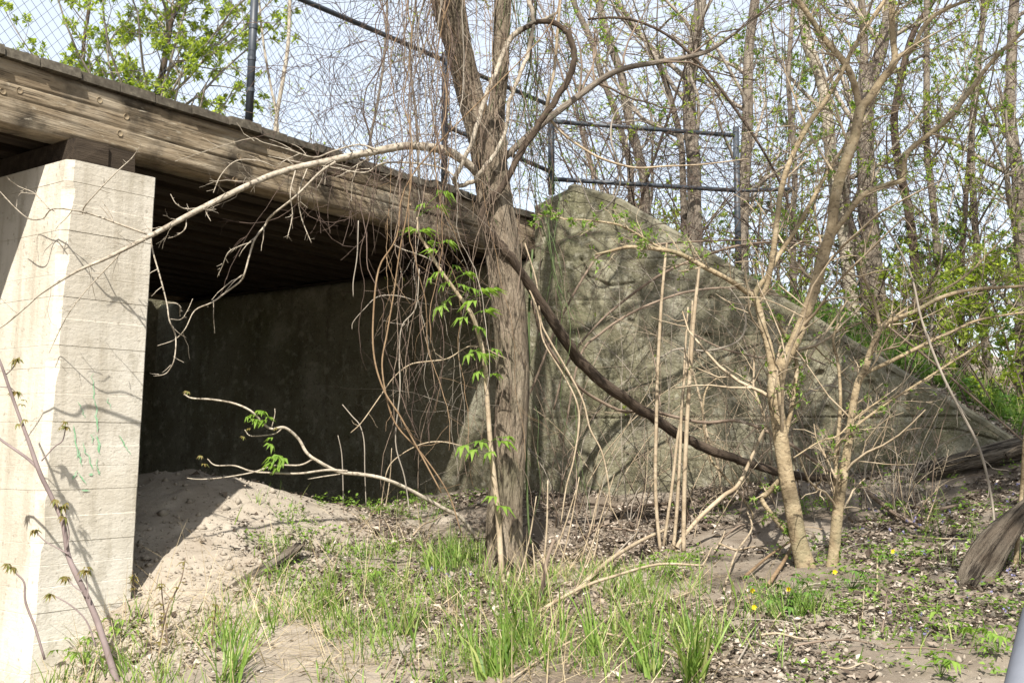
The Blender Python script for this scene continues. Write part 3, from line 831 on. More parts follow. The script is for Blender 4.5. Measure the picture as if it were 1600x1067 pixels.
def plant(name, label, cat, P, R, bark, seed=0, S=9, levels=(), leaf=None, group=None, twigmat=None, lump=.06, ridge=0., branches=(), trunk='trunk', nside=4):
    """tree or shrub: tapered trunk, modelled branches, twig crown, leaves"""
    rng = np.random.default_rng(seed)
    root = thing(name, label, cat, tuple(P[0]), group)
    V, Q, T = stem_mesh(P, R, S, lump, seed, ridge); build(trunk, V, Q, T, bark, root)
    src = [resample(P, R, 12)]
    for bp, br in branches:
        V, Q, T = stem_mesh(bp, br, 7, lump, seed + 1); build('branch', V, Q, T, bark, root)
        src.append(resample(bp, br, 12))
    if levels:
        sp = np.stack([a for a, _ in src]); sr = np.stack([b for _, b in src])
        g = grow(rng, sp, sr, levels)
        parts = [tubes(p, r, nside if i == 0 else 3, False) for i, (p, r) in enumerate(g)]
        V, Q, T = merge(parts); build('crown', V, Q, T, twigmat or bark, root)
        if leaf:
            n, L, mt, kind = leaf
            V, Q, T = (clusters(rng, g[-1][0], n, L) if kind == 'bud' else leaves_on(rng, g[-1][0], n, L)); build('foliage', V, Q, T, mt, root)
        root_g = g
    else: root_g = []
    return root, root_g, src

def S_(pts, n=6, jit=0., seed=0): return stem(pts, n, jit, seed)
def W(Y, *pp):                                     # constant depth shorthand
    return [(a, b, Y, w) for a, b, w in pp]

# ------------------------------------------------------------------ the forked tree in front of the wall
tb, TY = ground_hit(790, 892)
trunkP, trunkR = S_([(790, 925, TY, 118), (789, 900, TY, 88), (789, 872, TY, 70), (788, 800, TY, 60), (795, 700, TY, 57), (800, 600, TY, 56), (797, 500, TY, 57), (789, 420, TY, 60), (778, 340, TY, 60), (768, 280, TY, 58), (757, 220, TY, 54), (738, 160, TY, 46), (718, 80, TY - .05, 46), (700, 0, TY - .1, 56), (686, -110, TY - .15, 54), (672, -330, TY - .2, 44), (665, -640, TY - .2, 30), (675, -1000, TY, 14)], 8)
stem2 = S_([(774, 290, TY + .03, 30), (776, 235, TY + .06, 36), (775, 180, TY + .08, 29), (782, 110, TY + .1, 27), (786, 0, TY + .1, 28), (795, -120, TY + .1, 26), (815, -330, TY + .1, 22), (850, -700, TY + .2, 12)], 7)
limbL = S_([(752, 300, TY, 10), (742, 268, TY - .1, 15), (715, 245, TY - .18, 18), (690, 234, TY - .25, 18), (640, 228, TY - .35, 16), (590, 236, TY - .45, 15), (520, 250, TY - .6, 13), (430, 272, TY - .75, 12), (330, 318, TY - 1.0, 11), (240, 366, TY - 1.2, 9), (170, 402, TY - 1.35, 7), (120, 424, TY - 1.4, 5.5), (65, 458, TY - 1.45, 4.2), (40, 480, TY - 1.5, 3.5), (0, 512, TY - 1.5, 3), (-40, 525, TY - 1.5, 2)], 7)
limbR = S_([(780, 255, TY - .02, 12), (800, 236, TY - .05, 13), (836, 203, TY, 13), (879, 169, TY + .1, 13), (941, 124, TY + .2, 12), (977, 107, TY + .2, 11), (1025, 98, TY + .3, 10), (1073, 90, TY + .35, 9), (1109, 79, TY + .4, 8), (1143, 56, TY + .4, 6), (1166, 39, TY + .4, 4), (1210, 0, TY + .4, 3), (1240, -60, TY + .4, 2)], 6)
limbL = (limbL[0], limbL[1] * .82); limbR = (limbR[0], limbR[1] * .85)
over1 = S_([(690, -90, TY - .15, 26), (650, -150, TY - .3, 20), (590, -190, TY - .5, 15), (500, -220, TY - .8, 10), (400, -230, TY - 1.0, 5)], 6)
over2 = S_([(797, -90, TY + .1, 20), (840, -150, TY, 14), (900, -190, TY - .1, 10), (1000, -220, TY - .1, 6), (1120, -230, TY - .1, 4)], 6)
trunkR = trunkR * .93
TREE = thing('forked_tree', 'brown ridged tree forking into two stems, vines hanging round it, before the wing wall', 'tree', tuple(trunkP[0]))
V, Q, T = stem_mesh(trunkP, trunkR, 44, .06, 4, .075)
build('trunk', V, Q, T, M['bark'], TREE)
for (p, r), mt, S in ((stem2, M['bark'], 18), (limbL, M['bark_pale'], 10), (limbR, M['bark_grey'], 10), (over1, M['bark'], 9), (over2, M['bark'], 9)):
    V, Q, T = stem_mesh(p, r, S, .05, 7, .03 if S > 10 else 0)
    build('branch', V, Q, T, mt, TREE)
Y1 = TY - 1.2
subs = [  # side shoots of the long pale limb
    W(Y1, (228, 367, 5), (190, 352, 5), (150, 338, 4), (115, 330, 3.6), (82, 328, 3.2), (66, 341, 3), (45, 341, 2.6), (25, 325, 2.2), (0, 298, 1.6)),
    W(Y1, (127, 335, 2.6), (135, 322, 3), (160, 290, 2.8), (185, 268, 2.4), (205, 248, 2), (219, 232, 1.5)),
    W(Y1, (80, 328, 2), (60, 308, 2), (48, 298, 1.8), (30, 290, 1.5), (14, 280, 1.2)),
    W(Y1, (55, 302, 1.6), (35, 300, 1.5), (28, 306, 1.2)),
    W(Y1, (195, 386, 3.5), (180, 405, 3.2), (160, 425, 2.8), (135, 455, 2.4), (108, 490, 2), (85, 530, 1.5), (78, 552, 1.2)),
    W(Y1, (235, 375, 3), (240, 395, 3.4), (250, 430, 3.2), (262, 473, 3), (266, 500, 3), (273, 527, 2.8), (271, 560, 2.6), (265, 578, 2.4), (255, 586, 2), (240, 588, 1.6)),
    W(Y1, (262, 473, 2), (280, 475, 1.8), (282, 495, 1.3)),
    W(Y1, (268, 500, 2), (284, 499, 1.8), (296, 480, 1.6), (301, 468, 1.2)),
    W(TY - .65, (526, 252, 6), (500, 270, 5.5), (462, 306, 5), (425, 338, 4.6), (413, 351, 4.4), (398, 372, 4.2), (391, 392, 4), (383, 425, 3.8), (377, 440, 3.6), (354, 458, 3.4), (330, 474, 3), (305, 486, 2.6), (290, 515, 2.2), (272, 532, 1.8), (245, 541, 1.4)),
    W(TY - .65, (391, 379, 2.4), (372, 386, 2.2), (355, 396, 2), (346, 415, 1.8), (338, 432, 1.3)),
    W(TY - .9, (430, 262, 2.6), (405, 250, 2.6), (370, 252, 2.4), (345, 275, 2.2), (333, 300, 1.8)),
    W(TY - .5, (590, 236, 4), (560, 225, 3.6), (520, 238, 3.4), (490, 245, 3), (450, 235, 2.6), (410, 222, 2.2), (390, 215, 2), (330, 235, 1.6), (275, 253, 1.2)),
    W(TY - .3, (715, 278, 4), (690, 265, 4), (650, 255, 4), (600, 256, 3.6), (575, 268, 3.4), (550, 270, 3.2), (510, 262, 2.8), (470, 255, 2.2), (420, 245, 1.5)),
    W(TY - .8, (460, 268, 3), (455, 300, 2.8), (458, 335, 2.4), (450, 372, 1.6)),
    W(TY - .6, (480, 262, 3), (468, 300, 2.6), (472, 340, 2.2), (485, 378, 1.4)),
    W(TY - 1.1, (290, 340, 2.6), (288, 358, 2.2), (275, 368, 1.8), (263, 371, 1.3)),
    W(TY - 1.05, (345, 312, 2.4), (330, 322, 2.2), (322, 332, 2), (328, 345, 1.4)),
    W(TY - 1.05, (310, 325, 2.4), (290, 325, 2.2), (275, 318, 1.8), (268, 305, 1.3)),
]
for q in subs:
    q = [(a + 1.5 * math.sin(i * 2.3 + a), b + 1.5 * math.cos(i * 1.9 + b), y + .05 * math.sin(i * .8 + a), w * .78) for i, (a, b, y, w) in enumerate(q)]
    p, r = S_(q, 4)
    V, Q, T = stem_mesh(p, r, 5); o = build('shoot', V, Q, T, M['bark_pale'], TREE)
rng = np.random.default_rng(21)
g1 = spawn(rng, np.stack([resample(*limbL, 14)[0]]), np.stack([resample(*limbL, 14)[1]]), 44, .1, 1, (.4, 1.2), .085, .16, 6, .2, .02, .0009)
g2 = spawn(rng, g1[0], g1[1], 2, .3, 1, (.4, 1.), .45, .7, 4, .2, 0, .0007)
sb = [resample(*S_(q, 3), 10) for q in subs]
g3 = spawn(rng, np.stack([a for a, _ in sb]), np.stack([b for _, b in sb]), 7, .2, 1, (.5, 1.2), .16, .6, 5, .18, 0, .0008)
V, Q, T = merge([tubes(*g1, 4, False), tubes(*g2, 3, False), tubes(*g3, 3, False)]); o = build('twigs', V, Q, T, M['bark_pale'], TREE); o['kind'] = 'stuff'
ov = [resample(*s, 12) for s in (over1, over2, limbR, (trunkP[-50:], trunkR[-50:]), (stem2[0][-20:], stem2[1][-20:]))]
gA = grow(rng, np.stack([a for a, _ in ov]), np.stack([b for _, b in ov]), [dict(n=16, t0=.25, lf=.45, rf=.45, K=7, wig=.2, up=.03), dict(n=7, lf=.5, rf=.6, K=6, wig=.22, up=0, rmin=.0016), dict(n=3, lf=.55, rf=.7, K=4, wig=.25, up=-.02, rmin=.0013)])
V, Q, T = merge([tubes(p, r, 4 if i == 0 else 3, False) for i, (p, r) in enumerate(gA)]); build('crown', V, Q, T, M['twig'], TREE)
V, Q, T = clusters(rng, gA[-1][0], 900, .035); build('foliage', V, Q, T, M['fresh'], TREE)

# thick climbing vines: each its own plant
def vine(name, label, pts, mat, S=8, group=None, cat='vine', n=5, lump=.1, seed=1, twigs=0, jit=0.):
    p, r = S_(pts, n, jit, seed)
    V, Q, T = stem_mesh(p, r, S, lump, seed)
    if twigs:
        rg = np.random.default_rng(seed); rp, rrd = resample(p, r, 16)
        a = spawn(rg, rp[None], rrd[None], twigs, .05, 1, (.4, 1.1), .12, min(.6, .0022 / float(rrd.mean())), 6, .2, -.03, .0009)
        V, Q, T = merge([(V, Q, T), tubes(*a, 3, False)])
    return tag(build(name, V, Q, T, mat), label, cat, group)
VY = TY - .16
vine('climbing_vine', 'thick dark woody vine looping over the forked tree and sagging down across the wing wall',
     [(799, 59, VY, 6.8), (828, 40, VY, 7.6), (853, 34, VY, 8.5), (876, 42, VY, 9.3), (892, 62, VY, 10.2), (897, 92, VY, 10.2), (887, 124, VY, 10.2), (867, 157, VY, 10.2), (836, 202, VY, 10.2), (808, 250, VY, 10.2), (780, 298, VY, 10.2), (757, 324, VY, 11.0), (756, 348, VY, 12.8), (777, 378, VY + .02, 14.4), (802, 408, VY + .06, 15.3), (850, 480, VY + .25, 16.1), (895, 547, VY + .4, 17.0), (930, 588, VY + .55, 17.8), (1000, 638, VY + .8, 17.0), (1060, 678, VY + 1.0, 15.3), (1110, 703, VY + 1.15, 14.4), (1170, 724, VY + 1.3, 12.8), (1240, 742, VY + 1.4, 11.9), (1310, 748, VY + 1.45, 11.0)], M['vine'], 14, lump=.26, jit=.0045, twigs=26)
vine('climbing_vine', 'pale barked vine twisted into a narrow loop beside the fork of the tree',
     [(872, 20, VY, 4.4), (850, 31, VY, 5.9), (822, 42, VY, 7.4), (799, 59, VY, 8.1), (785, 87, VY, 8.1), (774, 115, VY - .03, 8.1), (760, 146, VY - .06, 8.1), (749, 183, VY - .08, 8.1), (737, 222, VY - .1, 7.4), (721, 259, VY - .1, 7.4), (711, 277, VY - .08, 8.1), (716, 290, VY - .04, 7.4), (737, 284, VY - .02, 7.4), (757, 262, VY - .04, 6.7), (777, 233, VY - .02, 6.7), (791, 202, VY, 5.9), (794, 169, VY, 6.7), (805, 135, VY, 6.7), (819, 98, VY, 6.7), (831, 56, VY, 6.7), (833, 30, VY, 6.7), (826, 0, VY, 7.4), (815, -60, VY, 6.7), (800, -130, VY + .2, 5.9)], M['bark_pale'], 10, lump=.22, jit=.0035, twigs=14)
vine('climbing_vine', 'pale slender vine snaking down from the top before the wing wall peak',
     [(880, -60, VY + .2, 5), (872, 40, VY + .2, 5), (866, 110, VY + .2, 5), (857, 150, VY + .2, 5), (856, 178, VY + .25, 5), (875, 205, VY + .3, 4), (905, 228, VY + .3, 4), (940, 248, VY + .3, 4), (990, 262, VY + .35, 3.5), (1040, 260, VY + .35, 3), (1100, 257, VY + .4, 2.5), (1170, 248, VY + .4, 1.6)], M['cane'], 7, twigs=16)
vine('climbing_vine', 'thin brown vine dropping behind the thick dark vine toward the sapling foot',
     [(830, 470, VY + .4, 4), (850, 530, VY + .5, 4.5), (880, 575, VY + .6, 5), (905, 605, VY + .7, 5), (935, 625, VY + .8, 5), (975, 643, VY + .85, 5), (1010, 640, VY + .9, 5), (1050, 650, VY + 1, 5), (1100, 660, VY + 1.05, 5), (1150, 657, VY + 1.1, 5), (1190, 670, VY + 1.1, 5), (1240, 697, VY + 1.1, 5), (1300, 740, VY + 1.15, 5)], M['twig'], 7)
for i, pts in enumerate((((810, 420, 4), (835, 470, 4), (843, 500, 4), (850, 535, 4), (880, 585, 4), (900, 625, 4.5), (905, 660, 4.5), (896, 720, 4), (885, 760, 4), (876, 820, 3)),
                         ((820, 380, 4), (838, 440, 4), (845, 500, 4), (858, 530, 5), (893, 590, 5), (912, 630, 5), (922, 670, 4.5), (940, 705, 4), (950, 750, 4), (955, 800, 3)),
                         ((832, 390, 5), (827, 480, 6), (826, 560, 7), (824, 640, 7), (822, 720, 6), (826, 820, 5), (830, 850, 5)))):
    vine('hanging_vine', ('pale kinked vine hanging beside the trunk base', 'pale wavy vine hanging between trunk and dark vine', 'green barked vine running straight down the right of the trunk')[i],
         [(a, b, VY + .15 + .06 * i, w * .65) for a, b, w in pts], M['greenstem'] if i == 2 else M['cane'], 6, seed=40 + i, twigs=5)

# curtains of thin hanging vines
rng = np.random.default_rng(77)
def hang(px0, py1, Yv, seed, w, mat, label, group):
    tone = {'reddish_brown_twig': 'reddish', 'dark_bramble_stem': 'dark', 'grey_twig': 'grey', 'orange_brown_stem': 'orange brown', 'green_smooth_stem': 'green'}[mat.name]
    end = 'ending high' if py1 < 380 else ('ending halfway down' if py1 < 600 else 'nearly reaching the ground')
    label = label % (tone, end); w = w * .55
    r = np.random.default_rng(seed)
    n = int(5 + (py1 + 170) / 70); ys = np.linspace(-170, py1, n)
    dr = np.cumsum(r.normal(0, 9.0, n)) + (ys > 330) * (ys - 330) * r.uniform(-.10, .22)
    pts = [(px0 + dr[i] + 4 * math.sin(i * 1.7 + seed), ys[i], Yv + .05 * math.sin(i + seed), w * (1 - .55 * i / n)) for i in range(n)]
    vine('hanging_vine', label, pts, mat, 5, group, twigs=int(4 + py1 / 60), seed=seed, n=4, jit=.002)
for i in range(38):
    hang(rng.uniform(628, 722), rng.choice([rng.uniform(230, 420), rng.uniform(420, 640), rng.uniform(620, 800)]), TY + rng.uniform(-.75, -.15), 500 + i, rng.uniform(2.4, 4.6), [M['bramble'], M['twig_grey'], M['bramble'], M['twig'], M['twig_orange']][i % 5],
         '%s vine hanging left of the trunk over the bridge, %s', 'vines hanging left of the trunk')
for i in range(24):
    hang(rng.uniform(795, 862), rng.choice([rng.uniform(300, 520), rng.uniform(500, 820)]), TY + rng.uniform(-.1, .5), 600 + i, rng.uniform(2.4, 4.2), [M['bramble'], M['twig'], M['greenstem']][i % 3],
         '%s vine hanging right of the trunk before the wing wall, %s', 'vines hanging right of the trunk')
for i in range(9):
    hang(rng.uniform(725, 800), rng.uniform(350, 830), TY - .22 - rng.uniform(0, .1), 700 + i, rng.uniform(2, 3.6), M['twig'],
         'thin %s vine hanging close against the tree trunk, %s', 'vines hanging against the trunk')
# long drooping stems with modelled courses
for i, (pts, mt, lb) in enumerate((
    (((880, -20, 3), (845, 60, 3), (650, 265, 4), (620, 370, 4.5), (592, 420, 5), (583, 500, 5), (585, 560, 5), (600, 610, 5), (625, 650, 5), (655, 705, 4.5), (690, 770, 4)), M['twig_orange'], 'long orange brown stem bowing out over the dark opening'),
    (((640, 180, 3), (640, 300, 4), (625, 390, 4), (615, 460, 4), (605, 520, 4.5), (597, 570, 4.5), (606, 630, 4.5), (622, 668, 4.5), (660, 710, 4), (700, 770, 4), (720, 830, 3.5)), M['twig_orange'], 'orange brown stem running down to the grass below the opening'),
    (((560, 345, 3), (558, 400, 3), (552, 440, 2.6), (552, 464, 2)), M['twig_grey'], 'short grey vine end dangling over the bridge opening'),
    (((655, 420, 3), (650, 480, 3.6), (628, 510, 3.6), (624, 560, 3.6), (625, 610, 3.6), (618, 690, 3.6), (632, 745, 3.4), (640, 800, 3)), M['twig_grey'], 'grey kinked stem standing before the opening'),
    (((790, 560, 3), (740, 540, 3.4), (700, 560, 3.6), (665, 565, 3.8), (640, 570, 3.8), (615, 590, 3.6), (590, 625, 3.4), (565, 660, 3), (548, 676, 2.4)), M['cane'], 'pale stem arching left over the opening and forking at its tip'),
    (((535, 632, 2.4), (550, 650, 3), (562, 664, 3), (569, 690, 3), (570, 735, 2.6), (572, 790, 2.4)), M['twig_grey'], 'broken grey stem upright on the grass before the opening'),
    (((528, 680, 2), (534, 710, 2.8), (536, 760, 2.8), (536, 790, 2.4)), M['twig_grey'], 'short grey twig upright at the edge of the sand heap'),
    (((735, 700, 3), (690, 690, 3.4), (655, 695, 3.4), (620, 715, 3.2), (605, 735, 3), (598, 770, 2.6), (594, 810, 2.4)), M['cane'], 'pale stem arching low from the trunk to the grass'),
    (((690, 415, 3), (660, 400, 3), (630, 390, 3), (615, 382, 2.4)), M['bark_pale'], 'short pale twig reaching toward the timber beam'),
    (((650, 470, 3), (620, 462, 3), (590, 464, 3), (570, 482, 2.6), (552, 503, 2.2), (550, 515, 1.6)), M['twig_grey'], 'bent grey twig hooked over the dark opening'))):
    vine('hanging_vine', lb, [(a, b, TY - .55 + .04 * i, w * .6) for a, b, w in pts], mt, 6, seed=60 + i, twigs=6 if i in (0, 1, 3, 4) else 0, cat='vine')

# pale branch low over the sand, leafing at its tips
BY = 6.35
root = thing('fallen_branch', 'pale forked branch reaching low from the grass over the sand heap, green leaf tufts', 'branch', tuple(at(745, 835, BY + .3)))
bp, br = S_([(748, 845, BY + .35, 7), (720, 808, BY + .25, 8), (695, 795, BY + .2, 8), (640, 765, BY + .1, 8), (600, 748, BY, 8), (565, 741, BY, 8), (530, 737, BY, 7.5), (500, 722, BY - .05, 7), (480, 708, BY - .05, 7), (466, 685, BY - .05, 6.5), (445, 668, BY - .1, 6), (425, 670, BY - .1, 5), (412, 662, BY - .1, 5), (392, 642, BY - .15, 4.5), (365, 630, BY - .15, 4.2), (330, 624, BY - .2, 3.8), (300, 622, BY - .2, 3), (288, 616, BY - .2, 2.4)], 6)
br = br * .75; V, Q, T = stem_mesh(bp, br, 9, .12, 3); build('main_stem', V, Q, T, M['bark_pale'], root)
bsrc = [(bp, br)]
for q in (((545, 738, 6), (510, 736, 5.5), (470, 738, 5), (430, 740, 4.5), (395, 736, 4), (365, 729, 3.6), (335, 725, 3), (322, 718, 2.2)), ((490, 718, 4), (470, 725, 4), (430, 728, 3.8), (395, 738, 3.4), (350, 746, 3), (310, 749, 2.6), (292, 747, 2)), ((445, 668, 3.4), (430, 678, 3), (410, 682, 2.8), (390, 680, 2.4), (383, 673, 2)), ((530, 740, 3), (505, 742, 2.8), (480, 748, 2)), ((425, 670, 2), (428, 650, 2), (428, 640, 1.6))):
    p, r = S_([(a + 2 * math.sin(a), b + 2 * math.sin(a * .7), BY - .05, w * .75) for a, b, w in q], 5); V, Q, T = stem_mesh(p, r, 6, .05, 5); build('branch', V, Q, T, M['bark_pale'], root); bsrc.append((p, r))
rg = np.random.default_rng(9)
for (px, py, n, sz) in ((402, 645, 4, .07), (412, 655, 3, .065), (398, 655, 3, .06), (425, 690, 2, .055), (430, 715, 4, .075), (442, 722, 3, .07), (418, 725, 3, .06), (320, 718, 2, .04), (288, 618, 2, .035), (384, 676, 2, .035), (432, 665, 2, .03)):
    for k in range(n):
        c = at(px + rg.uniform(-9, 9), py + rg.uniform(-9, 9), BY - .12)
        V, Q, T = palmate(c, np.array([rg.normal(), -.5, rg.uniform(-.4, .2)]), sz * rg.uniform(.8, 1.2), rg, 5)
        build('leaf', V, Q, T, M['fresh'] if py > 625 and sz > .045 else M['bronze'], root)

# slim sapling with palm-shaped leaves before the trunk
EY = TY - .42
P, R = S_([(786, 918, EY, 9), (783, 880, EY, 9), (778, 800, EY, 9), (771, 740, EY, 9), (766, 690, EY, 8), (761, 620, EY, 8), (757, 565, EY, 7.5), (747, 520, EY, 7), (735, 488, EY - .05, 7), (712, 455, EY - .05, 6), (690, 425, EY - .1, 5.5), (672, 395, EY - .1, 5), (655, 365, EY - .1, 4), (652, 340, EY - .1, 3)], 6)
bk = thing('leafy_sapling', 'slim pale sapling with fresh palm shaped leaves leaning before the forked trunk', 'sapling', tuple(P[0]))
V, Q, T = stem_mesh(P, R, 8, .05, 2); build('stem', V, Q, T, M['cane'], bk)
rg = np.random.default_rng(12)
for (px, py, dx) in ((662, 318, -1), (690, 300, 1), (684, 325, 1), (652, 360, -1), (668, 380, 1), (660, 362, 1), (696, 378, 1), (682, 392, -1), (690, 425, -1), (710, 415, 1), (728, 428, 1), (676, 432, -1), (700, 440, -1), (720, 445, 1), (735, 450, 1), (752, 455, 1), (700, 468, -1), (690, 478, -1), (742, 470, -1), (765, 455, 1), (725, 495, -1), (760, 488, 1), (745, 510, 1), (735, 552, -1), (757, 556, 1), (742, 548, 1), (772, 545, 1), (748, 580, -1), (770, 585, 1), (728, 695, -1), (748, 690, 1), (790, 683, 1), (768, 705, -1), (782, 690, 1), (772, 775, -1), (780, 790, 1), (742, 702, -1)):
    c = at(px, py, EY - .08 + rg.normal(0, .06)); near = P[np.argmin(((P - c) ** 2).sum(1))]
    V, Q, T = tubes(np.array([[near, (near + c) / 2 + [0, 0, .015], c]]), np.array([[.0022, .0017, .0013]]), 4); lf = build('leaf', *merge([(V, Q, T), palmate(c, np.array([dx * rg.uniform(.5, 1), -.45, rg.uniform(-.5, .4)]), rg.uniform(.08, .13), rg, 5)]), M['fresh'], bk)

# ------------------------------------------------------------------ saplings on the right
b1, SY = ground_hit(1256, 884); SY = SY
mainP = S_([(1262, 905, SY, 34), (1257, 880, SY, 30), (1248, 845, SY, 26), (1240, 800, SY, 25), (1228, 740, SY, 24), (1218, 670, SY, 23), (1210, 610, SY, 23), (1216, 582, SY, 20), (1234, 550, SY, 19), (1248, 520, SY, 19), (1262, 483, SY, 18), (1274, 447, SY, 18), (1288, 396, SY, 18), (1299, 357, SY, 17), (1305, 306, SY, 17), (1319, 259, SY - .03, 16), (1336, 214, SY - .05, 16), (1344, 172, SY - .05, 16), (1358, 155, SY - .05, 13), (1375, 129, SY - .05, 13), (1395, 103, SY - .05, 12), (1398, 88, SY - .05, 11), (1395, 56, SY - .05, 10), (1394, 0, SY - .05, 10), (1400, -100, SY, 8), (1420, -300, SY, 4)], 5)
brs = [S_([(a, b, SY + dz, w) for a, b, dz, w in q], 5) for q in (
    ((1209, 606, 0, 17), (1203, 550, .02, 13), (1192, 511, .03, 12), (1184, 475, .03, 11), (1178, 462, .03, 11), (1188, 445, .03, 9), (1200, 430, .03, 8), (1215, 402, .03, 8), (1243, 360, .05, 7), (1268, 315, .06, 7), (1290, 275, .06, 6), (1305, 250, .07, 5), (1330, 215, .1, 4), (1360, 190, .1, 3), (1400, 175, .1, 2)),
    ((1190, 465, .03, 9), (1200, 441, 0, 9), (1209, 385, -.04, 9), (1216, 330, -.05, 9), (1220, 300, -.05, 9), (1234, 253, -.06, 9), (1262, 197, -.06, 9), (1288, 160, -.06, 8), (1316, 112, -.06, 8), (1330, 82, -.06, 7), (1358, 37, -.06, 7), (1383, 0, -.06, 6), (1420, -60, -.06, 4)),
    ((1180, 464, .02, 9), (1165, 455, 0, 9), (1140, 438, -.05, 8), (1090, 412, -.1, 8), (1060, 396, -.15, 7), (1030, 390, -.2, 6.5), (985, 386, -.25, 6), (955, 392, -.3, 4), (930, 398, -.3, 3)),
    ((1040, 392, -.18, 4), (1010, 375, -.2, 4), (985, 360, -.25, 4), (960, 350, -.3, 3.6), (920, 345, -.35, 3), (880, 342, -.4, 2.4), (840, 335, -.4, 1.6)),
    ((1344, 172, -.05, 11), (1333, 127, -.05, 11), (1319, 98, -.05, 11), (1291, 65, -.05, 10), (1268, 31, -.05, 9), (1246, 0, -.05, 9), (1200, -60, -.05, 7), (1150, -120, 0, 4)),
    ((1398, 92, -.05, 9), (1412, 84, -.05, 8), (1428, 74, -.05, 8), (1442, 44, -.06, 7), (1468, 20, -.06, 6), (1515, 0, -.06, 5), (1580, -20, -.06, 4)),
    ((1288, 398, 0, 8), (1300, 370, 0, 9), (1316, 346, -.02, 9), (1334, 322, -.04, 9), (1352, 303, -.05, 9), (1392, 287, -.06, 9), (1411, 279, -.06, 9), (1417, 240, -.06, 8), (1451, 211, -.06, 8), (1482, 186, -.06, 8), (1513, 146, -.06, 8), (1549, 98, -.06, 7), (1600, 48, -.06, 6), (1680, -30, -.06, 4)),
    ((1228, 740, 0, 9), (1200, 770, .1, 9), (1190, 780, .12, 8), (1215, 815, .1, 8), (1250, 850, .05, 9)),
    ((1225, 690, .05, 8), (1240, 620, .1, 7), (1244, 560, .12, 6), (1225, 520, .15, 6), (1205, 490, .16, 5)))]
lv = [dict(n=22, t0=.12, lf=.20, rf=.32, K=7, wig=.16, up=.04, rmin=.0016), dict(n=5, t0=.2, lf=.5, rf=.7, K=5, wig=.2, up=.0, rmin=.0011)]
plant('tan_sapling', 'tan barked sapling with a knobbly forked stem before the wing wall', 'sapling', *mainP, M['bark_tan'], 31, 14, lv, (900, .030, M['fresh'], 'bud'), None, M['cane'], .10, 0, brs)
b2, S2Y = ground_hit(1302, 884)
main2 = S_([(1298, 900, S2Y, 28), (1303, 865, S2Y, 24), (1309, 800, S2Y, 24), (1318, 740, S2Y, 20), (1326, 690, S2Y, 17), (1332, 640, S2Y, 16), (1340, 600, S2Y, 15), (1352, 575, S2Y, 15), (1361, 548, S2Y, 14), (1375, 516, S2Y, 13), (1389, 503, S2Y, 12), (1431, 486, S2Y - .05, 10), (1473, 464, S2Y - .1, 9), (1524, 452, S2Y - .1, 8), (1600, 447, S2Y - .1, 6), (1680, 440, S2Y - .1, 4)], 5); main2 = (main2[0], main2[1] * .74)
br2 = [S_([(a, b, S2Y + dz, w) for a, b, dz, w in q], 5) for q in (
    ((1350, 584, 0, 7), (1375, 572, 0, 9), (1403, 559, -.03, 9), (1459, 531, -.06, 8), (1495, 515, -.08, 7), (1530, 500, -.1, 6), (1600, 488, -.1, 4), (1660, 480, -.1, 2)),
    ((1375, 516, 0, 8), (1369, 483, .02, 8), (1362, 460, .03, 7), (1355, 444, .04, 6), (1345, 420, .05, 5), (1350, 390, .05, 4), (1365, 350, .05, 3)),
    ((1389, 503, 0, 6), (1420, 480, 0, 6), (1470, 455, 0, 5.5), (1510, 430, 0, 5), (1545, 395, 0, 4), (1580, 355, 0, 3), (1600, 320, 0, 2)),
    ((1306, 840, .02, 8), (1305, 780, .03, 10), (1307, 711, .03, 9), (1313, 635, .04, 8), (1310, 570, .05, 7), (1302, 528, .06, 6), (1320, 490, .08, 4), (1350, 455, .1, 3)),
    ((1303, 720, -.03, 4), (1310, 694, -.03, 6), (1340, 664, -.06, 6), (1375, 638, -.08, 6), (1417, 610, -.1, 5.5), (1459, 584, -.1, 5), (1524, 542, -.12, 4), (1570, 510, -.12, 2.5)),
    ((1240, 715, -.15, 3), (1280, 690, -.12, 3.6), (1310, 680, -.1, 4), (1340, 650, -.06, 4), (1380, 622, -.05, 3.6)))]
br2 = [(p_, r_ * .7) for p_, r_ in br2]; brs = [(p_, r_ * .85) for p_, r_ in brs]
plant('tan_sapling', 'pale tan sapling with peeling lower bark and a long branch reaching right', 'sapling', *main2, M['bark_tan'], 33, 12, lv, (260, .028, M['fresh'], 'bud'), None, M['cane'], .10, 0, br2)
# leafless canes standing together
for i, q in enumerate((((1032, 862, 9), (1026, 800, 9), (1024, 740, 9), (1026, 640, 9), (1028, 570, 9), (1033, 480, 8), (1038, 420, 7), (1042, 380, 5)), ((1036, 858, 8), (1050, 760, 8), (1058, 690, 8), (1066, 640, 7), (1070, 560, 6), (1075, 480, 4)),
                       ((1052, 862, 9), (1058, 790, 9), (1063, 700, 8), (1066, 620, 7), (1078, 540, 6), (1082, 470, 4)), ((1068, 866, 12), (1069, 780, 11), (1072, 690, 11), (1077, 600, 11), (1083, 510, 10), (1090, 440, 9), (1092, 418, 8)))):
    gb, gy_ = ground_hit(q[0][0], q[0][1])
    vine('dry_cane', 'dry tan cane standing upright and leafless in the clump left of the saplings', [(a, b, gy_ + .03, w * .62) for a, b, w in q], M['cane'], 8, 'dry canes left of the saplings', 'cane', seed=90 + i)
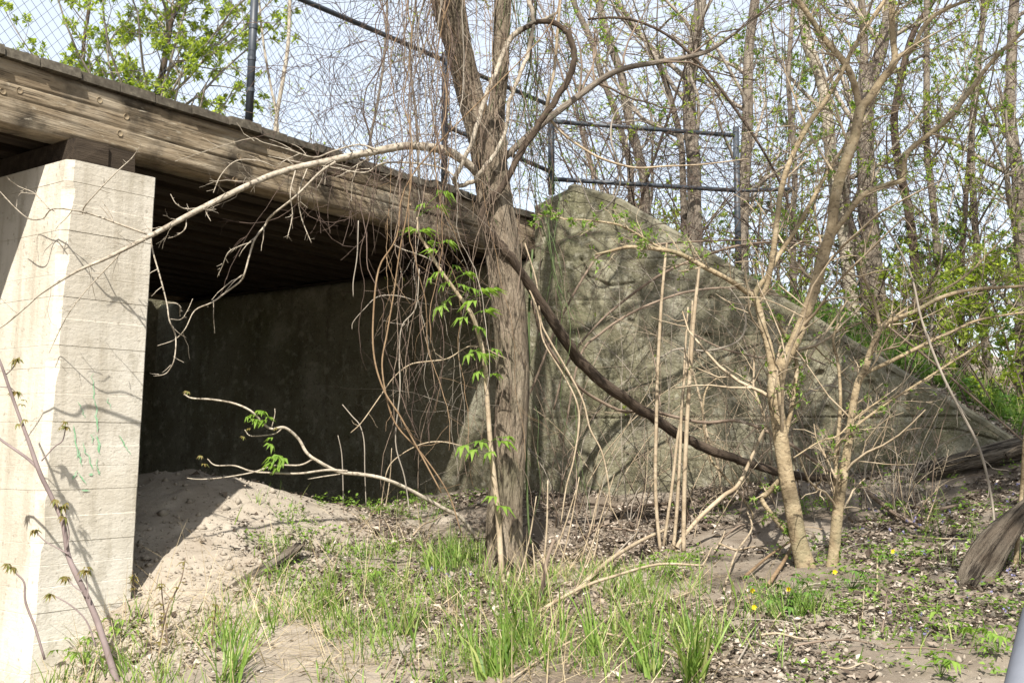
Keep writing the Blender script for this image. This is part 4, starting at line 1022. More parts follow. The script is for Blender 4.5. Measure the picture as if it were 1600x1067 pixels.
for i, (q, lb) in enumerate(((((1060, 850, 9), (1090, 812, 10), (1130, 775, 10), (1155, 755, 9), (1185, 690, 7), (1210, 640, 7), (1250, 580, 6), (1290, 520, 5), (1330, 460, 4), (1350, 420, 3)), 'long bent stem leaning right across the tan sapling'),
                             (((1300, 715, 5), (1270, 730, 5), (1225, 745, 5), (1190, 758, 5), (1100, 765, 3)), 'low reddish stem lying before the sapling foot'),
                             (((1130, 790, 4), (1120, 720, 6), (1105, 680, 6), (1098, 640, 5), (1085, 590, 5), (1075, 560, 4), (1068, 545, 3)), 'thin tan stem with a splayed top among the canes'),
                             (((1175, 800, 4), (1150, 765, 6), (1125, 735, 5), (1110, 715, 5), (1098, 655, 4), (1103, 610, 4), (1120, 590, 3)), 'crooked tan stem between canes and sapling'))):
    gb, gy_ = ground_hit(q[0][0], min(q[0][1] + 12, 880))
    vine('bare_stem', lb, [(q[0][0], q[0][1] + 14, gy_, q[0][2])] + [(a, b, gy_ + .02 * k, w * .7) for k, (a, b, w) in enumerate(q)], [M['cane'], M['twig_orange'], M['cane'], M['bark_tan']][i], 7, None, 'stem', seed=120 + i, twigs=10)

# ------------------------------------------------------------------ trees along the embankment
def emb_y(px, py, y0=9.2):
    p, Y = ground_hit(px, py, lambda x, y: float(He(x, y)), y0, 40)
    return Y
def bgtree(label, base, pts, w0, w1, bark, seed, leaf=0, name='bank_tree', lsize=.05, twig=None, tall=9., n1=15, low=.12, lm=None, group='trees on the embankment'):
    Y = emb_y(*base) if len(base) == 2 else base[2]
    n = len(pts); ww = np.linspace(w0, w1, n + 1)
    zb_ = float(He(*(at(base[0], base[1], Y)[:2])))
    q = [np.append(np.array([at(base[0], base[1], Y)[0], Y, zb_ - .1]), .5 * w0 * 1.25 * Y / FPX)] + [np.append(at(a, b, Y + .05 * i), .5 * ww[i + 1] * Y / FPX) for i, (a, b) in enumerate(pts)]
    q = np.array(q)
    d = nrm(q[-1, :3] - q[-3, :3]); top = q[-1, :3].copy()
    z = top[2]; r0 = q[-1, 3]; rgs = np.random.default_rng(seed)
    ext = []
    for k in range(1, 5):
        d = nrm(d + np.append(rgs.normal(0, .12, 2), .2)); top = top + d * (tall - z) / 4
        ext.append(np.append(top, r0 * (1 - .23 * k)))
    s = smooth_line(np.vstack([q, ext]), 5)
    lv = [dict(n=n1, t0=low, lf=.26, rf=.42, K=7, wig=.14, up=.09, rmin=.0032), dict(n=5, t0=.15, lf=.42, rf=.6, K=6, wig=.18, up=.03, rmin=.0024), dict(n=3, t0=.2, lf=.5, rf=.7, K=4, wig=.22, up=0, rmin=.0016)]
    return plant(name, label, 'tree', s[:, :3], np.maximum(s[:, 3], .006), bark, seed, 10, lv, (leaf, lsize, lm or M['tree_leaf'], 'bud') if leaf else None, group, twig or M['twig_grey'], .07)
bg = M['bark_grey']
bgtree('leaning grey trunk rising behind the peak of the wing wall', (1010, 372), [(1008, 300), (997, 239), (980, 174), (971, 118), (949, 56), (935, 0), (920, -80)], 16, 12, bg, 201, 120)
bgtree('slender pale grey trunk leaning left just behind the wall peak', (992, 350), [(986, 300), (983, 253), (963, 180), (940, 118), (921, 56), (895, 0), (880, -80)], 12, 8, bg, 202, 60)
bgtree('straight brown trunk behind the wing wall between the canes and the fence end', (1088, 425), [(1085, 340), (1084, 253), (1078, 197), (1078, 126), (1087, 56), (1095, 0), (1100, -80)], 24, 19, bg, 203, 150)
bgtree('brown trunk standing right behind the last fence post', (1158, 455), [(1160, 380), (1162, 300), (1168, 197), (1168, 140), (1171, 70), (1180, 0), (1190, -80)], 20, 15, bg, 204, 150)
bgtree('thin grey trunk curving up between two brown trunks', (1072, 415), [(1067, 281), (1064, 225), (1053, 174), (1039, 126), (1022, 84), (997, 48), (963, 0), (930, -60)], 11, 7, bg, 205, 60)
bgtree('chalky white trunk leaning left beyond the wing wall', (1335, 468), [(1320, 380), (1305, 300), (1293, 188), (1290, 157), (1279, 112), (1262, 70), (1254, 8), (1240, -80)], 20, 17, M['bark_white'], 206, 250)
bgtree('pale trunk leaning right beyond the tan sapling', (1368, 478), [(1362, 400), (1355, 300), (1352, 197), (1358, 135), (1375, 84), (1389, 20), (1400, -60)], 34, 15, M['bark_grey'], 207, 250)
bgtree('slim straight grey trunk among green leaves on the bank', (1476, 515), [(1465, 400), (1456, 300), (1448, 225), (1448, 112), (1448, 0), (1450, -80)], 12, 9, bg, 208, 500)
bgtree('grey trunk with brown patches at the leafy edge of the bank', (1598, 548), [(1595, 400), (1591, 281), (1583, 225), (1577, 169), (1580, 112), (1583, 28), (1590, -60)], 22, 15, bg, 209, 700)
bgtree('dark crooked trunk winding up behind the tan sapling', (1436, 500), [(1430, 420), (1420, 330), (1403, 253), (1397, 191), (1400, 163), (1411, 107), (1428, 50), (1459, 0), (1490, -60)], 15, 9, M['vine'], 210, 300)
bgtree('thick grey trunk low on the bank with a leaning neighbour', (1372, 470), [(1352, 420), (1330, 370), (1318, 320), (1322, 250), (1345, 150), (1350, 60), (1340, -60)], 30, 10, bg, 211, 250)
bgtree('thin grey trunk on the bank crest behind the crossing branches', (1545, 545), [(1530, 430), (1522, 330), (1518, 220), (1525, 120), (1540, 0), (1545, -80)], 12, 8, bg, 212, 700)
bgtree('thin dark trunk on the bank crest near the leafy edge', (1500, 525), [(1503, 430), (1508, 330), (1515, 240), (1528, 130), (1536, 0), (1540, -80)], 9, 6, M['vine'], 213, 500)
bgtree('slim grey trunk standing between white trunk and last fence post', (1240, 440), [(1238, 360), (1242, 280), (1238, 200), (1232, 120), (1240, 0), (1244, -80)], 10, 7, bg, 214, 220)
# trees seen through the fence, beyond the bridge
def far_tree(label, pts, Y, w, bark, seed, leaf, lsize, tall=6., low=.25, n1=16, lf=.30, spread=None, lm=None):
    P, R = S_([(pts[0][0], 660, Y, w * 1.3)] + [(a, b, Y, w * (1 - .05 * i)) for i, (a, b) in enumerate(pts)], 5)
    P[0, 2] = .3
    lv = [dict(n=n1, t0=low, lf=lf, rf=.45, K=7, wig=.16, up=.03, rmin=.005), dict(n=8, t0=.15, lf=.40, rf=.6, K=6, wig=.2, up=.02, rmin=.0035), dict(n=3, t0=.2, lf=.5, rf=.7, K=4, wig=.22, rmin=.0025)]
    return plant('background_tree', label, 'tree', P, R, bark, seed, 9, lv, (leaf, lsize, lm or M['tree_leaf'], 'leaf') if leaf else None, 'trees beyond the bridge', M['twig_grey'], .07)
far_tree('dark trunked tree with bright yellow green leaves beyond the bridge fence', [(225, 400), (236, 220), (247, 140), (253, 118), (261, 70), (267, 34), (281, 0), (288, -60), (280, -150), (285, -210)], 15, 13, M['vine'], 301, 32000, .078, low=.36, lf=.30, n1=56)
far_tree('small tree in bright leaf left of the dark trunk beyond the fence', [(120, 420), (128, 250), (135, 150), (130, 80), (140, 0), (135, -90), (140, -160)], 16, 7, M['vine'], 306, 13000, .075, low=.36, lf=.24, n1=30)
far_tree('thin pale tree standing bare behind the fence panel', [(425, 330), (431, 197), (442, 126), (450, 70), (453, 0), (456, -100), (470, -250)], 14, 7, M['bark_white'], 302, 0, .05, low=.35, lf=.14, n1=12)
far_tree('thin pale tree leaning left behind the fence panel', [(440, 330), (433, 190), (424, 140), (412, 70), (405, 0), (400, -120)], 14.5, 4.5, M['bark_white'], 303, 0, .05, low=.35, lf=.14, n1=9)
far_tree('bare grey tree beyond the fence near the hanging vines', [(560, 380), (575, 240), (590, 160), (600, 90), (605, 0), (600, -120)], 16, 5, bg, 304, 260, .07, low=.3, lf=.22, n1=16)
far_tree('bare grey sapling beyond the deck beside the forked tree', [(665, 420), (655, 280), (650, 180), (640, 90), (650, 0), (655, -120)], 17, 5, bg, 305, 200, .07, low=.3, lf=.22, n1=16)

# thin bare saplings and arching brambles thickening the bank
rng = np.random.default_rng(88)
for i in range(24):
    px = rng.uniform(900, 1610); Yb = rng.uniform(10.0, 14.0)
    b = at(px, 400, Yb); z0 = float(He(b[0], b[1])) - .05
    if tq(b[0], b[1])[0] < 5.4: continue
    h = rng.uniform(2.6, 5.0); K = 9
    d = nrm(np.array([rng.normal(0, .16), rng.normal(0, .16), 1.])); P = [np.array([b[0], b[1], z0])]
    for k in range(K - 1):
        d = nrm(d + rng.normal(0, .08, 3)); P.append(P[-1] + d * h / (K - 1))
    P = np.array(P); R = np.linspace(rng.uniform(.011, .02), .003, K)
    gr = px > 1180
    leafn = int(rng.uniform(260, 620)) if gr else 70
    tone, bk_ = [('grey', M['twig_grey']), ('reddish', M['twig']), ('dark', M['vine'])][i % 3]
    plant('bank_sapling', ('%s %s sapling in young leaf %s' if gr else '%s bare %s sapling %s') % ('tall' if h > 3.8 else 'short', tone, ('beyond the white trunk' if px > 1340 else 'near the tan sapling stems') if gr else ('behind the peak of the wing wall' if px < 1040 else 'behind the fence end')), 'sapling', P, R, bk_, 800 + i, 6, [dict(n=13, t0=.1, lf=.34, rf=.5, K=6, wig=.16, up=.05, rmin=.0026), dict(n=5, t0=.2, lf=.5, rf=.7, K=5, wig=.2, up=.01, rmin=.0020)], (leafn, .042, M['tree_leaf'] if i % 2 else M['fresh'], 'bud'), 'thin saplings on the bank', None, .04)
for i in range(64):
    px = rng.uniform(880, 1640); Yb = rng.uniform(9.0, 11.5)
    b = at(px, 400, Yb)
    s_ = (b[:2] - C0[:2]) @ WD[:2]
    if (b[:2] - C0[:2]) @ WN[:2] < .5: b[:2] += WN[:2] * .9
    z0 = float(He(b[0], b[1])) - .05
    L = rng.uniform(2.2, 4.2); K = 14; az = rng.choice([rng.normal(math.pi, .7), rng.normal(0, .7), rng.normal(-1.57, .6)])
    hd = np.array([math.cos(az), math.sin(az), 0]); e = rng.uniform(1.1, 1.45); P = [np.array([b[0], b[1], z0])]; cur = rng.uniform(.10, .22)
    for k in range(K - 1):
        d = hd * math.cos(e) + np.array([0, 0, math.sin(e)]) + rng.normal(0, .05, 3); P.append(P[-1] + d * L / (K - 1)); e -= cur
        e = max(e, -1.2)
    P = np.array(P); R = np.linspace(rng.uniform(.004, .0075), .0018, K)
    V, Q, T = stem_mesh(P, R, 5, 0, i)
    rg = np.random.default_rng(900 + i)
    a1 = spawn(rg, P[None], R[None], 10, .2, 1, (.4, 1.2), .2, .6, 5, .2, -.02, .0018); a2 = spawn(rg, a1[0], a1[1], 2, .2, 1, (.4, 1.), .5, .8, 4, .2, 0, .0015)
    tone, mt = [('reddish', M['twig']), ('dark', M['bramble']), ('dark', M['bramble'])][i % 3]
    tag(build('bramble_cane', *merge([(V, Q, T), tubes(*a1, 3, False), tubes(*a2, 3, False)]), mt), '%s %s bramble cane arching %s' % ('long' if L > 3.3 else ('short' if L < 2.7 else 'slender'), tone, 'behind the peak of the wing wall' if px < 1080 else ('between the last fence post and the white trunk' if px < 1290 else 'among the leafy trees of the bank')), 'bramble', 'brambles arching over the bank')
# arching stems in front of the wing wall
for i, (q, Y, mt, lb) in enumerate((
    (((865, 640, 3), (885, 570, 4), (930, 510, 4), (985, 462, 4.5), (1040, 425, 4.5), (1100, 400, 4.5), (1165, 382, 4), (1240, 380, 3), (1330, 400, 2)), 8.2, M['twig'], 'brown stem arching over the upper wing wall'),
    (((880, 690, 3), (905, 560, 4), (940, 520, 4.5), (985, 490, 4.5), (1030, 470, 4), (1080, 455, 4), (1150, 450, 3), (1230, 465, 2)), 8.0, M['twig'], 'brown stem arching over the middle of the wing wall'),
    (((790, 690, 3), (830, 610, 4), (870, 510, 4), (920, 420, 4.5), (945, 395, 4.5), (1000, 385, 4), (1080, 378, 3.4), (1180, 375, 2.4), (1290, 378, 1.8)), 8.1, M['twig'], 'brown stem bowed from the trunk foot up to the wall peak'),
    (((905, 280, 2), (930, 330, 2.4), (960, 310, 3), (970, 270, 3), (955, 220, 3), (960, 180, 2.6), (990, 150, 2)), 8.6, M['twig_grey'], 'curled grey tendril at the wall peak'),
    (((918, 31, 3), (957, 28, 4), (997, 34, 4.5), (1039, 53, 4.5), (1078, 84, 5), (1118, 129, 5), (1163, 191, 4.5), (1194, 239, 4), (1225, 300, 3.5), (1250, 380, 3)), 8.8, M['vine'], 'long dark stem bowing down across the tall brown trunks'),
    (((1030, 560, 2.6), (1060, 545, 3), (1105, 548, 3), (1150, 535, 3), (1165, 510, 3), (1160, 480, 2.6), (1140, 450, 2)), 7.6, M['twig_grey'], 'grey loop of dead vine before the wing wall'),
    (((1230, 640, 2.6), (1270, 610, 3), (1300, 603, 3), (1340, 620, 2.6), (1370, 650, 2)), 7.5, M['twig_grey'], 'thin grey stem arched between the two saplings'),
    (((1290, 570, 2.4), (1250, 555, 3), (1200, 560, 3), (1130, 545, 3), (1080, 520, 2.4)), 7.8, M['twig'], 'thin brown stem lying across behind the tan sapling'),
    (((1370, 330, 3), (1420, 420, 3.6), (1440, 500, 4), (1470, 580, 4.5), (1500, 640, 4.5), (1530, 700, 4.5), (1548, 770, 4), (1555, 830, 3)), 6.4, M['twig_grey'], 'long pale grey stem sloping down before the fallen log'),
    (((1340, 470, 3), (1400, 520, 3.4), (1450, 560, 3.6), (1520, 620, 3.4), (1600, 690, 2.6)), 7.4, M['twig'], 'dark thin stem slanting down over the bank'))):
    vine('arching_stem', lb, [(a, b, Y, w) for a, b, w in q], mt, 6, None, 'stem', seed=150 + i, twigs=12)

# understory shrubs in leaf on the bank
for i, (px, py, Y, h, sp, n) in enumerate(((1560, 520, 11.5, 1.9, .9, 1500), (1500, 520, 13., 2.0, .8, 1100), (1610, 560, 10.2, 1.7, .8, 1300), (1440, 490, 13.5, 1.6, .8, 700), (1400, 500, 11.5, 1.0, .6, 420), (1350, 470, 12.5, 1.2, .7, 420), (1270, 450, 12.0, 1.1, .6, 330), (1190, 430, 12.5, 1.2, .7, 300), (1100, 410, 12.5, 1.1, .6, 260), (1640, 480, 14., 2.6, 1.1, 1700), (1030, 380, 13., 1.3, .6, 240))):
    rg = np.random.default_rng(400 + i); b = at(px, py, Y); z0 = float(He(b[0], b[1])) - .05; ns = 9
    base = np.array([b[0], b[1], z0])
    root = thing('leafy_shrub', ('bushy shrub in bright leaf at the right end of the bank' if i in (0, 2, 9) else ('loose shrub with fresh green leaves on the bank crest' if i in (1, 3, 4, 5) else 'thin low shrub with scattered leaves behind the wing wall')), 'shrub', tuple(base), 'leafy shrubs on the bank')
    P = np.zeros((ns, 8, 3)); P[:, 0] = base; d = nrm(np.stack([rg.normal(0, .5, ns) * sp, rg.normal(0, .5, ns) * sp, np.ones(ns)], 1))
    for k in range(1, 8):
        d = nrm(d + rg.normal(0, .1, (ns, 3))); P[:, k] = P[:, k - 1] + d * (h * rg.uniform(.8, 1.1, ns) / 7)[:, None]
    R = np.tile(np.linspace(.008, .003, 8), (ns, 1))
    g = grow(rg, P, R, [dict(n=6, t0=.15, lf=.4, rf=.6, K=5, wig=.15, up=.03, rmin=.003), dict(n=3, lf=.5, rf=.7, K=4, wig=.2, rmin=.0022)])
    V, Q, T = merge([tubes(P, R, 4, False)] + [tubes(p, r, 3, False) for p, r in g]); o = build('stems', V, Q, T, M['twig'], root); o['kind'] = 'stuff'
    V, Q, T = leaves_on(rg, g[-1][0], int(n * 1.5), .08); build('foliage', V, Q, T, M['tree_leaf'] if i % 2 == 0 else M['deep'], root)

# wiry dead vine caught on the fence beside the tree
rng = np.random.default_rng(5)
n = 130
st_ = np.array([at(rng.uniform(430, 700), rng.uniform(20, 280), TY + rng.uniform(-.3, .6)) for _ in range(n)])
P = np.zeros((n, 12, 3)); P[:, 0] = st_; d = nrm(rng.normal(0, 1, (n, 3)) * [1, .3, 1]); cv = rng.normal(0, .25, n)
for k in range(1, 12):
    d = nrm(d + np.stack([-d[:, 2] * cv, 0 * cv, d[:, 0] * cv], 1) + rng.normal(0, .10, (n, 3)) * [1, .4, 1]); P[:, k] = P[:, k - 1] + d * .09
a1 = spawn(rng, P, np.full(P.shape[:2], .0022), 4, .1, 1, (.4, 1.3), .25, .8, 5, .25, 0, .0013)
o = build('vine_tangle', *merge([tubes(P, np.full(P.shape[:2], .0019), 3, False), tubes(*a1, 3, False)]), M['bramble'])
tag(o, 'wiry tangle of dead vine twigs caught on the fence beside the tree', 'vine'); o['kind'] = 'stuff'
# fine twigs of brush in the air over the bank
n = 330
P = np.zeros((n, 12, 3)); P[:, 0] = np.array([at(rng.uniform(850, 1620), rng.uniform(-80, 430), rng.uniform(8.2, 11.5)) for _ in range(n)])
d = nrm(rng.normal(0, 1, (n, 3)) * [1, .5, .8]); cv = rng.normal(0, .10, n)
for k in range(1, 12):
    d = nrm(d + np.stack([-d[:, 2] * cv, 0 * cv, d[:, 0] * cv], 1) + rng.normal(0, .07, (n, 3))); P[:, k] = P[:, k - 1] + d * .20
a1 = spawn(rng, P, np.full(P.shape[:2], .003), 5, .1, 1, (.4, 1.2), .26, .8, 5, .2, 0, .0018)
o = build('brush_twigs', *merge([tubes(P, np.full(P.shape[:2], .0024), 3, False), tubes(*a1, 3, False)]), M['bramble'])
tag(o, 'hazy mass of fine bare brush twigs above the bank behind the wing wall', 'brush'); o['kind'] = 'stuff'
o = build('brush_leaves', *clusters(rng, a1[0], 2200, .03), M['tree_leaf'])
tag(o, 'scattered tiny green opening leaves on the brush above the bank', 'leaves'); o['kind'] = 'stuff'

# ------------------------------------------------------------------ logs, sticks, foreground sapling, post
def log(name, label, pts, mat, seed, S=36, lump=.22, ridge=.20, cat='log', dz=0.):
    p, r = S_(pts, 8); V, Q, T = stem_mesh(p, r, S, lump, seed, ridge); return tag(build(name, V, Q, T, mat), label, cat)
_, yl = ground_hit(1440, 745)
log('fallen_log', 'weathered grey log lying against the low end of the wing wall', [(1405, 748, yl - .15, 14), (1440, 738, yl - .15, 20), (1500, 722, yl - .2, 28), (1560, 708, yl - .2, 32), (1620, 696, yl - .2, 34), (1700, 686, yl - .2, 34)], M['rot'], 3)
log('broken_branch', 'short broken branch stub lying on the grey log', [(1572, 712, yl - .75, 9), (1590, 704, yl - .75, 13), (1612, 700, yl - .75, 14), (1640, 696, yl - .7, 14)], M['rot'], 5, 24, .3, .4, 'branch')
_, y2 = ground_hit(1535, 915)
log('rotten_stump', 'thick rotten stump with deep grooves leaning at the lower bank edge', [(1503, 938, y2, 16), (1516, 915, y2 - .02, 34), (1535, 885, y2, 42), (1556, 852, y2, 40), (1578, 824, y2 + .03, 36), (1604, 798, y2 + .08, 34), (1650, 760, y2 + .15, 28)], M['rot'], 7, 40, .34, .5, 'stump')
vine('slim_sapling', 'thin tan sapling standing beside the rotten stump', [(1585, 905, y2 + .12, 8), (1592, 820, y2 + .12, 7), (1597, 760, y2 + .1, 6), (1602, 680, y2 - .05, 6), (1615, 560, y2, 4)], M['bark_tan'], 8, None, 'sapling', seed=170)
_, y3 = ground_hit(390, 905)
log('fallen_log', 'dark rotten log half sunk in the sand before the pier', [(312, 950, y3 - .35, 10), (345, 930, y3 - .2, 12), (390, 904, y3, 15), (430, 880, y3 + .15, 16), (468, 852, y3 + .35, 12)], M['rot'], 9, 30, .3, .34)
def gstick(pts, w, mat, label, seed, lift=.02, name='dead_stick', cat='stick', group=None):
    q = []
    for i, (a, b, up) in enumerate(pts):
        p, Y = ground_hit(a, b + 0)
        q.append(np.append(np.array([p[0], p[1], p[2] + lift + up]), .5 * w * (1 - .5 * i / len(pts)) * Y / FPX))
    s = smooth_line(np.array(q), 5); V, Q, T = stem_mesh(s[:, :3], s[:, 3], 6, .1, seed)
    return tag(build(name, V, Q, T, mat), label, cat, group)
gstick([(835, 965, 0), (905, 940, .05), (960, 932, .09), (1030, 915, .10), (1100, 908, .07)], 6, M['cane'], 'long curved pale stick lying over the grass below the tree', 1)
gstick([(898, 932, 0), (950, 898, .06), (1000, 870, .08), (1046, 843, .06)], 8, M['cane'], 'straight tan stick lying toward the foot of the canes', 2)
vine('dead_stick', 'dark crooked stick upright in the straw right of the trunk', [(833, 965, 5.9, 8), (845, 930, 5.95, 7), (852, 890, 6, 6), (856, 870, 6, 6), (866, 842, 6, 5)], M['twig'], 7, None, 'stick', seed=171)
vine('dead_stick', 'dark stick lying behind the crooked one in the straw', [(825, 968, 5.8, 7), (838, 940, 5.85, 6), (850, 905, 5.9, 4), (848, 880, 5.9, 3)], M['vine'], 7, None, 'stick', seed=172)
gstick([(1200, 920, 0), (1232, 880, .04), (1252, 845, .10)], 7, M['twig_orange'], 'orange root stick leaning at the foot of the tan sapling', 3)
gstick([(1165, 905, 0), (1200, 880, .02), (1235, 858, .03)], 5, M['twig_orange'], 'thin orange stick flat beside the tan sapling foot', 4)
gstick([(1130, 930, 0), (1150, 880, .04), (1175, 850, .08), (1168, 830, .12)], 4, M['cane'], 'bent pale stick among leaves below the canes', 5)
gstick([(1345, 765, 0), (1375, 795, .03), (1400, 815, .03), (1450, 835, .0)], 8, M['twig'], 'dark stick lying on the litter before the fallen log', 6)
gstick([(1420, 795, 0), (1460, 805, .02), (1500, 800, .03), (1530, 790, 0)], 6, M['twig'], 'thin dark stick on the litter under the grey log', 7)
gstick([(905, 850, 0), (960, 815, .02), (1010, 800, .03), (1060, 790, 0)], 7, M['vine'], 'dark curved stick on the litter at the wall foot', 8)
gstick([(850, 800, 0), (900, 795, .02), (960, 800, .02), (1020, 812, 0)], 5, M['vine'], 'thin dark stick near the wall foot right of the trunk', 9)
gstick([(1080, 1040, 0), (950, 1010, .04), (880, 1025, .03), (800, 1067, 0)], 5, M['cane'], 'pale stick low in the front grass', 10)
rng = np.random.default_rng(15)
for i in range(40):
    a, b = rng.uniform(620, 1500), rng.uniform(800, 1050); an = rng.uniform(-.5, .5) + (0 if rng.random() < .6 else 1.2); L = rng.uniform(25, 75)
    gstick([(a + k * L * math.cos(an), min(b - k * L * .5 * math.sin(an), 1060), rng.uniform(0, .04)) for k in (-1, -.3, .4, 1)], rng.uniform(1.8, 4), [M['cane'], M['twig_grey'], M['twig']][i % 3], ('pale', 'grey', 'brown')[i % 3] + ' twig lying loose on the leaf litter', 60 + i, .012, group='loose twigs on the leaf litter')
# foreground sapling before the pier
fY = 4.75
gb, fY = ground_hit(183, 1066)
P, R = S_([(192, 1095, fY, 11), (183, 1066, fY, 11), (162, 1000, fY, 10), (150, 965, fY, 10), (135, 930, fY, 9), (118, 895, fY - .02, 9), (106, 865, fY - .02, 8), (98, 815, fY - .04, 8), (80, 775, fY - .04, 7), (62, 738, fY - .05, 7), (45, 690, fY - .06, 6), (30, 650, fY - .06, 5), (14, 605, fY - .08, 5), (0, 565, fY - .1, 4), (-20, 520, fY - .1, 3)], 6)
fs = thing('young_maple', 'thin grey purple sapling with bronze young leaves standing before the pier', 'sapling', tuple(P[0]))
V, Q, T = stem_mesh(P, R, 8, .04, 3); M['purple'] = surf('grey_purple_bark', [(6, X1, [(.3, (.13, .10, .095)), (.7, (.25, .20, .19))])], .8); build('stem', V, Q, T, M['purple'], fs)
rg = np.random.default_rng(18)
for q in (((62, 735, 5), (45, 718, 5), (20, 700, 4.5), (0, 686, 4), (-30, 660, 3)), ((65, 720, 2.4), (85, 698, 2.2), (98, 688, 2), (103, 666, 1.6)), ((108, 866, 2.6), (88, 855, 2.2), (70, 845, 2), (54, 828, 1.6)), ((104, 858, 2.6), (108, 835, 2.2), (104, 812, 2), (102, 790, 1.4)), ((138, 935, 2.4), (136, 910, 2), (133, 890, 1.6)), ((10, 585, 2), (20, 575, 2), (28, 562, 1.6)), ((0, 604, 1.6), (16, 606, 1.6), (24, 612, 1.2)), ((130, 925, 2), (115, 915, 2), (104, 900, 1.4)), ((70, 1030, 4), (55, 980, 4), (40, 940, 3.6), (38, 910, 3), (25, 895, 2.6), (18, 885, 2)), ((150, 1010, 3), (135, 970, 2.6), (110, 945, 2.4), (80, 928, 1.8))):
    p, r = S_([(a, b, fY - .04, w) for a, b, w in q], 4); V, Q, T = stem_mesh(p, r, 5); br_ = build('branch', V, Q, T, M['purple'], fs)
    tip = p[-1]
    for k in range(3):
        V, Q, T = palmate(tip, np.array([rg.normal(0, 1), -.4, rg.uniform(-.6, .3)]), rg.uniform(.035, .06), rg, 5); build('leaf', V, Q, T, M['bronze'], br_)
for (px, py) in ((30, 558), (24, 560), (38, 625), (34, 632), (40, 655), (30, 662), (102, 658), (98, 668), (88, 780), (105, 785), (98, 806), (134, 885), (12, 880)):
    V, Q, T = palmate(at(px, py, fY - .06), np.array([rg.normal(0, 1), -.4, rg.uniform(-.6, .1)]), rg.uniform(.03, .055), rg, 5); build('leaf', V, Q, T, M['bronze'], fs)
# bronze-leaved seedlings in the sand by the pier
for i, (px, py, top, dx) in enumerate(((250, 1000, 870, 40), (262, 1010, 905, -10), (330, 1010, 935, 8), (245, 1040, 960, 12), (212, 935, 890, -5))):
    gp, gy2 = ground_hit(px, py)
    P, R = S_([(px, py + 5, gy2, 3), (px + dx * .3, (py + top) / 2 + 15, gy2, 2.6), (px + dx * .8, (py * .3 + top * .7), gy2 - .02, 2.2), (px + dx, top, gy2 - .04, 1.4)], 5)
    sd = thing('bronze_seedling', 'thin seedling with small bronze leaves growing in the sand by the pier', 'seedling', tuple(P[0]), 'bronze leaved seedlings by the pier'); V, Q, T = stem_mesh(P, R, 5); build('stem', V, Q, T, M['twig'], sd)
    for k in range(7):
        c = P[int(rg.uniform(.45, 1) * (len(P) - 1))]
        V, Q, T = palmate(c, np.array([rg.normal(0, 1), -.3, rg.uniform(-.3, .4)]), rg.uniform(.03, .05), rg, 3); build('leaf', V, Q, T, M['bronze'], sd)
# grey steel post end close to the camera
pa = at(1630, 955, 1.3); pb = at(1592, 1120, 1.22)
V, Q, T = tubes(np.array([[pb - (pa - pb) * 2.5, pb, pa - (pa - pb) * .04, pa, pa + (pa - pb) * .02]]), np.array([[.022, .022, .022, .019, .010]]), 18)
tag(build('steel_post', V, Q, T, M['galv']), 'dull grey steel post end poking up close at hand below the bank', 'post')

# tall tree right of the path: its bare limbs and young leaves dapple the wall with shade
P = smooth_line(np.array([[5.6, 1.2, -.2], [5.5, 1.3, 2], [5.2, 1.3, 4.2], [4.6, 1.2, 6.2], [3.9, 1.0, 8.2], [3.3, .8, 10.2], [2.9, .6, 12.]]), 5); R = np.linspace(.22, .05, len(P))
brs = []
for q in (((5.2, 1.3, 4.4), (4.2, 1.6, 6.0), (2.9, 1.9, 7.4), (1.6, 2.1, 8.3), (.5, 2.2, 8.9)), ((4.7, 1.2, 6.0), (3.6, .6, 7.6), (2.4, .0, 8.9), (1.2, -.4, 9.8)), ((4.2, 1.1, 7.2), (4.3, 2.4, 8.6), (4.2, 3.4, 9.6)), ((4.6, 1.2, 6.2), (5.8, 1.0, 7.6), (6.8, .9, 8.8)), ((3.7, .9, 8.8), (2.6, 1.2, 9.8), (1.5, 1.4, 10.5)), ((4.9, 1.3, 5.2), (4.4, .0, 6.6), (3.6, -1.2, 7.8), (2.8, -2., 8.6)), ((3.3, 1.8, 7.1), (2.6, .9, 7.8), (1.6, .2, 8.2))):
    q = [(x_, y_, z_ + (1.3 if n_ else 0)) for n_, (x_, y_, z_) in enumerate(q)]; p = smooth_line(np.array(q), 5); brs.append((p, np.linspace(.075, .02, len(p))))
plant('overhanging_tree', 'tall young-leaved tree overhanging the bank beside the path', 'tree', P, R, M['bark'], 950, 14, [dict(n=18, t0=.2, lf=.36, rf=.45, K=7, wig=.16, up=.03, rmin=.006), dict(n=7, t0=.15, lf=.42, rf=.6, K=6, wig=.2, rmin=.004), dict(n=3, t0=.2, lf=.5, rf=.7, K=4, wig=.2, rmin=.003)], (11000, .085, M['fresh'], 'bud'), None, M['twig'], .06, .04, brs)

